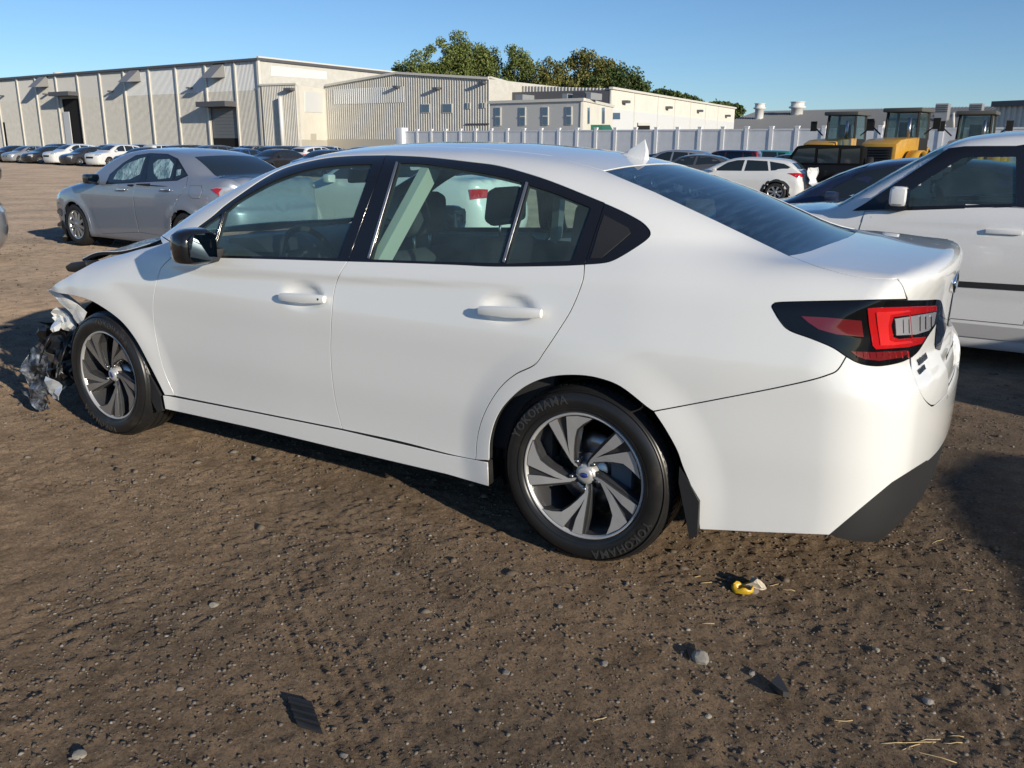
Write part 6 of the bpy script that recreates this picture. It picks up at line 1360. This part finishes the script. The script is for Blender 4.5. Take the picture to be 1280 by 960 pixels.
tree((562, 43), 230, [(0, 5, 5, 5), (-7, 10, 5, 5), (6, 9, 5, 6), (-2, 13, 9, 6), (-13, 14, 4, 4)], 5200, G1, 'tallest olive green tree rising above the gabled shed roof', seed=2)
tree((604, 52), 232, [(0, 5, 4.5, 5), (3, 10, 5, 6), (-4, 9, 4, 5), (0, 14, 7, 5)], 3600, G1, 'olive green tree with loose crown beside the tallest tree', seed=3)
tree((646, 63), 228, [(0, 4, 3.8, 4.5), (4, 8, 4, 4), (-4, 9, 4, 4), (0, 12, 7, 4)], 3000, G1, 'narrow green tree between the tall tree and the broad one', seed=4)
tree((503, 76), 240, [(0, 3, 2.5, 3), (-3, 6, 3, 3), (3, 6, 3, 4)], 500, G1, 'thin sparse tree showing sky through its twigs', leaf=.4, seed=5)
tree((732, 66), 215, [(0, 4, 6, 4), (-7, 6, 5, 5), (6, 7, 6, 5), (0, 10, 12, 5)], 5200, G2, 'broad tree with brownish autumn leaves above the cream shed', seed=6)
tree((782, 84), 210, [(0, 4, 4.5, 4), (-5, 6, 5, 4), (4, 7, 3.5, 3)], 2400, G3, 'dark green tree beside the broad brownish tree', seed=7)
for i, (x, y, w) in enumerate(((825, 113, 5), (843, 117, 5), (858, 119, 4))): tree((x, y), 330, [(0, 3, w, 3), (3, 5, w, 3)], 700, G3, ['dark green treetop over the middle of the long cream shed', 'dark treetop between two others over the long cream shed', 'lowest dark treetop over the long cream shed roof'][i], leaf=.8, seed=20 + i)
for i, (x, y, w) in enumerate(((893, 126, 4), (908, 128, 4))): tree((x, y), 340, [(0, 3, w, 2.5), (3, 4, w, 2.5)], 500, G3, ['tiny treetop above the end of the long cream shed', 'tiny treetop just past the end of the cream shed'][i], leaf=.8, seed=30 + i)
# ================================================================ the other parked vehicles
def gpos(px, z=-.15): return ground_at([px], z)[0]
# white sedan on the far side, seen through the cabin of the wrecked car
parked('sedan', 'white', (6.75, -8.35, -.05), 0, 'white sedan beyond the wrecked car, glimpsed through its windows', 'sedans parked round the wrecked car')
parked('sedan', 'navy', (-1.42, -7.2, -.02), 0, 'dark navy sedan parked beyond the white boxy hatchback', 'sedans parked round the wrecked car')
for i, (y, c, lab) in enumerate(((1.0, 'grey', 'grey sedan parked behind the wrecked car, its shadow reaching the rear bumper'), (-1.9, 'black', 'black sedan in the row behind the wrecked car, between grey and silver sedans'), (-4.9, 'silver', 'silver sedan in the row behind, in line with the white boxy hatchback'))):
    parked('sedan', c, (-7.55 - .1 * i, y, 0), math.pi if i == 1 else 0, lab, 'sedans parked round the wrecked car')
h = math.radians(62); e = np.array([math.cos(h), math.sin(h), 0])
q = gpos((-2, 331), 0.); parked('sedan', 'silver', tuple(q + e * 2.2 + np.array([.5, -.3, 0])), h, 'silver sedan showing only its tail at the edge of the open yard', 'cars standing in the open yard')
q = gpos((-1, 231), -.12); parked('sedan', 'black', tuple(q + e * 2.2), h, 'black sedan showing only its tail at the edge of the open yard', 'cars standing in the open yard')
# rows of the far lot
P0, P1 = gpos((12, 203.5)), gpos((150, 210)); rd_ = np.array([1., 0, 0])
rows = [[('sedan', 'black'), ('sedan', 'silver'), ('sedan', 'black'), ('suv', 'white'), ('sedan', 'charcoal'), ('suv', 'white'), ('sedan', 'black'), ('sedan', 'navy'), ('suv', 'grey'), ('sedan', 'blue'), ('sedan', 'black'), ('sedan', 'charcoal'), ('suv', 'black'), ('sedan', 'blue'), ('sedan', 'silver'), ('suv', 'navy')]]
_c = ['black', 'navy', 'silver', 'charcoal', 'white', 'grey', 'blue', 'black', 'white', 'charcoal', 'tan', 'black']; _rg = random.Random(3)
for r in range(4): rows.append([(_rg.choice(('suv', 'suv', 'hatch', 'sedan')), _rg.choice(_c)) for _ in range(16)])
ordn = ['front', 'second', 'third', 'fourth', 'fifth']; seen = {}
base = [gpos(p) for p in ((-14, 202.5), (12, 203.5), (40, 204.5), (73, 206), (97, 207), (122, 208.5), (150, 210))]
step = (base[-1] - base[0]) / 6
for r, row in enumerate(rows):
    for i, (k, c) in enumerate(row):
        fr = base[0] + step * i * (1 + .0 * r); loc = fr + np.array([0, -2.0 - r * 8.2, 0]) + np.array([random.uniform(-.25, .25) + r * 4.5, random.uniform(-.4, .4), 0])
        loc[2] = -.15; place = ''
        if r == 0 and 0 < i < 7:
            nb = [row[j] for j in (i - 1, i + 1)]; lab = '%s %s in the front far row between %s %s and %s %s' % (c, k, nb[0][1], nb[0][0], nb[1][1], nb[1][0])
        else: lab = '%s %s in the %s row of the far lot before the big shed' % (c, k, ordn[r])
        parked(k, c, tuple(loc), math.radians(90 if r % 2 == 0 else -90) + random.uniform(-.04, .04), lab)
def far_at(px, dep, z=-.15): p = at((px, HZ(px)), dep); return (p[0], p[1], z)
# vehicles in the middle distance on the right
cr = parked('suv', 'white', gpos((926, 249)), math.radians(2), 'white crossover with smashed rear end and hanging bumper beside the black jeep', 'cars in the middle of the yard', 'wrecked_crossover'); cr.scale = (1, 1, .86)
for o_ in cr.children:
    if o_.name.startswith('arch_lip'): o_.material_slots[0].material = PLAS
m = MB(); V = []; F = []; g = random.Random(4)
for i in range(9):
    for j in range(7): V.append((-2.20 - .10*math.sin(i*1.1) - .12*g.random() - (.25 if j < 2 else 0), -.85 + i*.2, .42 + j*.14 + .04*g.random()))
for i in range(8):
    for j in range(6): F.append((i*7+j, i*7+7+j, i*7+8+j, i*7+j+1))
mesh('crushed_tailgate', V, F, PAINTS['white'], cr)
m = MB(); m.prism([(-2.75, .38), (-2.25, .34), (-2.15, .62), (-2.5, .74), (-2.8, .60)], -.9, .2, Matrix(((1,0,0,0),(0,0,1,0),(0,1,0,0),(0,0,0,1)))); recalc(bevel_build(m, 'hanging_bumper', PAINTS['white'], cr, .06, 2))
parked('suv', 'silver', far_at(842, 41), 0, 'silver suv with roof bars beyond the sloping rear window', 'cars in the middle of the yard')
parked('sedan', 'grey', far_at(868, 36), math.radians(8), 'grey sedan parked just ahead of the smashed white crossover', 'cars in the middle of the yard')
parked('hatch', 'red', far_at(908, 47), math.radians(5), 'red hatchback in front of the white fence', 'cars in the middle of the yard')
parked('hatch', 'teal', far_at(954, 52), math.radians(0), 'teal hatchback beside the red one in front of the fence', 'cars in the middle of the yard')
parked('sedan', 'charcoal', far_at(985, 46), math.radians(3), 'charcoal sedan between the teal hatchback and the black jeep', 'cars in the middle of the yard')
parked('sedan', 'tan', far_at(872, 52), math.radians(10), 'tan sedan behind the red one along the fence', 'cars in the middle of the yard')
parked('sedan', 'black', far_at(822, 45), math.radians(0), 'black sedan behind the silver suv along the fence', 'cars in the middle of the yard')
parked('sedan', 'black', far_at(1120, 44), math.radians(0), 'black sedan in front of the yellow loader', 'cars in the middle of the yard')
# ---- black off-roader with spare wheel
JB = mat('faded_black_paint', (.005, .005, .006), .4, 0, .1, .2)
q = gpos((1004, 245)); jeep = empty('black_offroader', q, math.radians(3), 'black square-built off-roader with spare wheel on its tailgate', 'car'); ROT = Matrix(((1,0,0,0),(0,0,1,0),(0,1,0,0),(0,0,0,1)))
def pr(name, poly, y0, y1, m_, par, bev=.03): mb = MB(); mb.prism(poly, y0, y1, ROT); return recalc(bevel_build(mb, name, m_, par, bev, 2))
pr('body', [(-2.05, .55), (1.2, .55), (1.95, .62), (2.0, 1.12), (.75, 1.2), (.70, 1.16), (-2.05, 1.16)], -.74, .74, JB, jeep, .05)
pr('soft_top', [(-2.02, 1.16), (.62, 1.16), (.28, 1.80), (-.1, 1.86), (-1.85, 1.84), (-2.0, 1.76)], -.70, .70, mat('soft_top_cloth', (.008, .008, .009), .9, spec=.1), jeep, .06)
for sg in (1, -1):
    for x0, x1, x2, x3 in ((.50, .22, -.38, -.38), (-.48, -.48, -1.18, -1.18), (-1.28, -1.28, -1.9, -1.92)):
        mb = MB(); V = [(x0, sg*.712, 1.22), (x1, sg*.712, 1.70), (x2, sg*.712, 1.74), (x3, sg*.712, 1.22)]; mb.add(V + [(x, y - sg*.03, z) for x, y, z in V], [(0,1,2,3), (7,6,5,4), (0,4,5,1), (1,5,6,2), (2,6,7,3), (3,7,4,0)]); recalc(mb.build('side_window', DGLASS, jeep))
    for x in (1.32, -1.42):
        fl = MB(); fl.lathe([(.50, sg*.68), (.50, sg*.92), (.46, sg*.92), (.46, sg*.68)], 16, c=(x, 0, .42), a0=math.radians(20), a1=math.radians(160), closed=True); recalc(fl.build('mud_wing', mat('grey_plastic', (.045, .045, .048), .6), jeep))
        w = simple_wheel(jeep, .42, .23, 5); w.location = (x, sg*.86, .42); w.rotation_euler = (0, 0, 0 if sg > 0 else math.pi)
    mb = MB(); mb.box((.42, sg*.88 - .09, 1.22), (.56, sg*.88 + .09, 1.40)); bevel_build(mb, 'door_mirror', JB, jeep, .03)
    mb = MB(); mb.box((-2.09, sg*.66 - .07, .84), (-2.03, sg*.66 + .07, 1.06)); mb.build('tail_light', RED, jeep)
sp = simple_wheel(jeep, .40, .22, 5); sp.name = 'spare_wheel'; sp.location = (-2.30, .1, 1.05); sp.rotation_euler = (0, 0, math.pi/2)
pr('rear_bumper', [(-2.2, .5), (-2.02, .5), (-2.02, .68), (-2.2, .68)], -.75, .75, PLAS, jeep); mb = MB(); mb.box((-2.1, -.6, .3), (1.9, .6, .56)); mb.build('chassis', UNDER, jeep)
mb = MB(); mb.add([(.64, -.66, 1.2), (.64, .66, 1.2), (.33, .60, 1.74), (.33, -.60, 1.74)], [(0, 1, 2, 3)]); mb.build('windscreen', DGLASS, jeep)
# ---- wheel loaders
YEL = mat('loader_yellow', (.62, .33, .03), .4, 0, .4); _n = noise(YEL, 3, 6); _r = ramp(YEL, _n.outputs[0], [(.3, (.50, .26, .03)), (.7, (.66, .36, .04))]); lk(YEL, _r.outputs[0], bs(YEL).inputs['Base Color'])
RUST = mat('rusty_red_steel', (.24, .06, .04), .75)
CABG = glassmat('cab_glass', (.45, .55, .55))
def loader(px, dep, rz, label, bucket):
    p = at((px, HZ(px)), dep); r = empty('wheel_loader', (p[0], p[1], -.15), rz, label, 'loader', 'wheel loaders by the fence')
    # local +x is the front; the engine end (-x) faces the viewer
    pr('engine_hood', [(-3.2, 1.0), (-.4, 1.0), (-.4, 2.25), (-2.6, 2.12), (-3.15, 1.95)], -.72, .72, YEL, r, .10)
    mb = MB(); mb.box((-3.26, -.58, 1.02), (-3.12, .58, 1.82)); g_ = bevel_build(mb, 'radiator_grille', UNDER, r, .02)
    for k in range(7): mb = MB(); mb.box((-3.30, -.52, 1.08 + k*.105), (-3.25, .52, 1.115 + k*.105)); mb.build('grille_bar', PLAS, g_)
    pr('counterweight', [(-3.5, .62), (-2.3, .55), (-2.3, 1.02), (-3.5, 1.02)], -1.05, 1.05, YEL, r, .08)
    for sg in (1, -1):
        mb = MB(); mb.box((-3.52, sg*.82 - .12, .78), (-3.47, sg*.82 + .12, .96)); mb.build('tail_light', RED, r)
        for x in (-1.75, 1.35):
            w = simple_wheel(r, .78, .38, 6, YEL); w.location = (x, sg*1.15, .78); w.scale = (1, 2.6, 1); w.rotation_euler = (0, 0, 0 if sg > 0 else math.pi)
            fl = MB(); fl.lathe([(.90, sg*.85), (.90, sg*1.35), (.86, sg*1.35), (.86, sg*.85)], 14, c=(x, 0, .80), a0=math.radians(30), a1=math.radians(150), closed=True); recalc(fl.build('mudguard', YEL, r))
        mb = MB(); mb.bar((-.55, sg*.9, 2.35), (-.5, sg*1.35, 2.75), .05); mb.box((-.62, sg*1.36 - .14, 2.55), (-.55, sg*1.36 + .14, 3.0)); mb.build('wing_mirror', UNDER, r)
    cab = pr('cab', [(-.7, 1.5), (.75, 1.5), (.75, 2.2), (-.7, 2.2)], -.70, .70, UNDER, r, .04)
    for x in (-.66, .70):
        for y in (-.66, .66): mb = MB(); mb.bar((x, y, 2.15), (x*.93, y*.95, 3.25), .09); mb.build('cab_post', UNDER, cab)
    mb = MB(); mb.box((-.85, -.80, 3.25), (.9, .80, 3.42)); bevel_build(mb, 'cab_roof', mat('cab_roof_grey', (.10, .10, .09), .6), cab, .05)
    for V in ([(-.67, -.62, 2.2), (-.67, .62, 2.2), (-.62, .60, 3.22), (-.62, -.60, 3.22)], [(.70, -.62, 2.2), (.70, .62, 2.2), (.65, .60, 3.22), (.65, -.60, 3.22)], [(-.6, .67, 2.2), (.65, .67, 2.2), (.62, .63, 3.22), (-.58, .63, 3.22)], [(-.6, -.67, 2.2), (.65, -.67, 2.2), (.62, -.63, 3.22), (-.58, -.63, 3.22)]): mb = MB(); mb.add(V, [(0, 1, 2, 3)]); mb.build('cab_window', CABG, cab)
    mb = MB(); mb.prism([(-.25, 1.9), (.3, 1.9), (.3, 2.2), (.0, 2.3), (-.1, 2.85), (-.25, 2.85)], -.25, .25, ROT); recalc(mb.build('driver_seat', UNDER, cab))
    mb = MB(); mb.tube([(-1.1, -.45, 2.1), (-1.1, -.45, 3.0)], .07, 10); mb.build('exhaust_stack', STEEL, r)
    pr('front_frame', [(.6, .7), (2.2, .6), (2.2, 1.3), (.6, 1.5)], -.5, .5, YEL, r, .05)
    for sg in (1, -1): mb = MB(); mb.bar((1.0, sg*.55, 1.7), (2.9, sg*.55, .9), .16, .34); mb.build('lift_arm', YEL, r)
    if bucket: pr('bucket', [(2.7, .15), (3.7, .15), (3.6, .5), (2.9, 1.5), (2.6, 1.3)], -1.4, 1.4, RUST, r, .04)
    return r
vd = lambda px: YAW - math.atan((px - 640) / FPX)
loader(1055, 41, vd(1055) - .35, 'yellow wheel loader with cab standing behind the black off-roader', False)
loader(1130, 37, vd(1128) - .30, 'yellow wheel loader with broad black grille beside the rusty red skip', False)
loader(1216, 39, vd(1216) - .1, 'wheel loader with only its cab showing above the white hatchback', False)
# rusty skip beside the loader
p = at((1096, HZ(1096)), 45); sk = empty('rusty_skip', (p[0], p[1], -.15), vd(1096), 'rusty red steel skip between the two yellow loaders', 'skip')
mb = MB(); mb.box((-.8, -1.5, .3), (.8, 1.5, 2.0)); bevel_build(mb, 'skip_body', RUST, sk, .04)
for k in range(6): mb = MB(); mb.box((-.88, -1.4 + k*.54, .3), (-.8, -1.28 + k*.54, 2.0)); mb.build('stiffener', RUST, sk)
mb = MB(); mb.box((-.9, -1.55, 1.95), (.85, 1.55, 2.1)); mb.build('rim', RUST, sk)
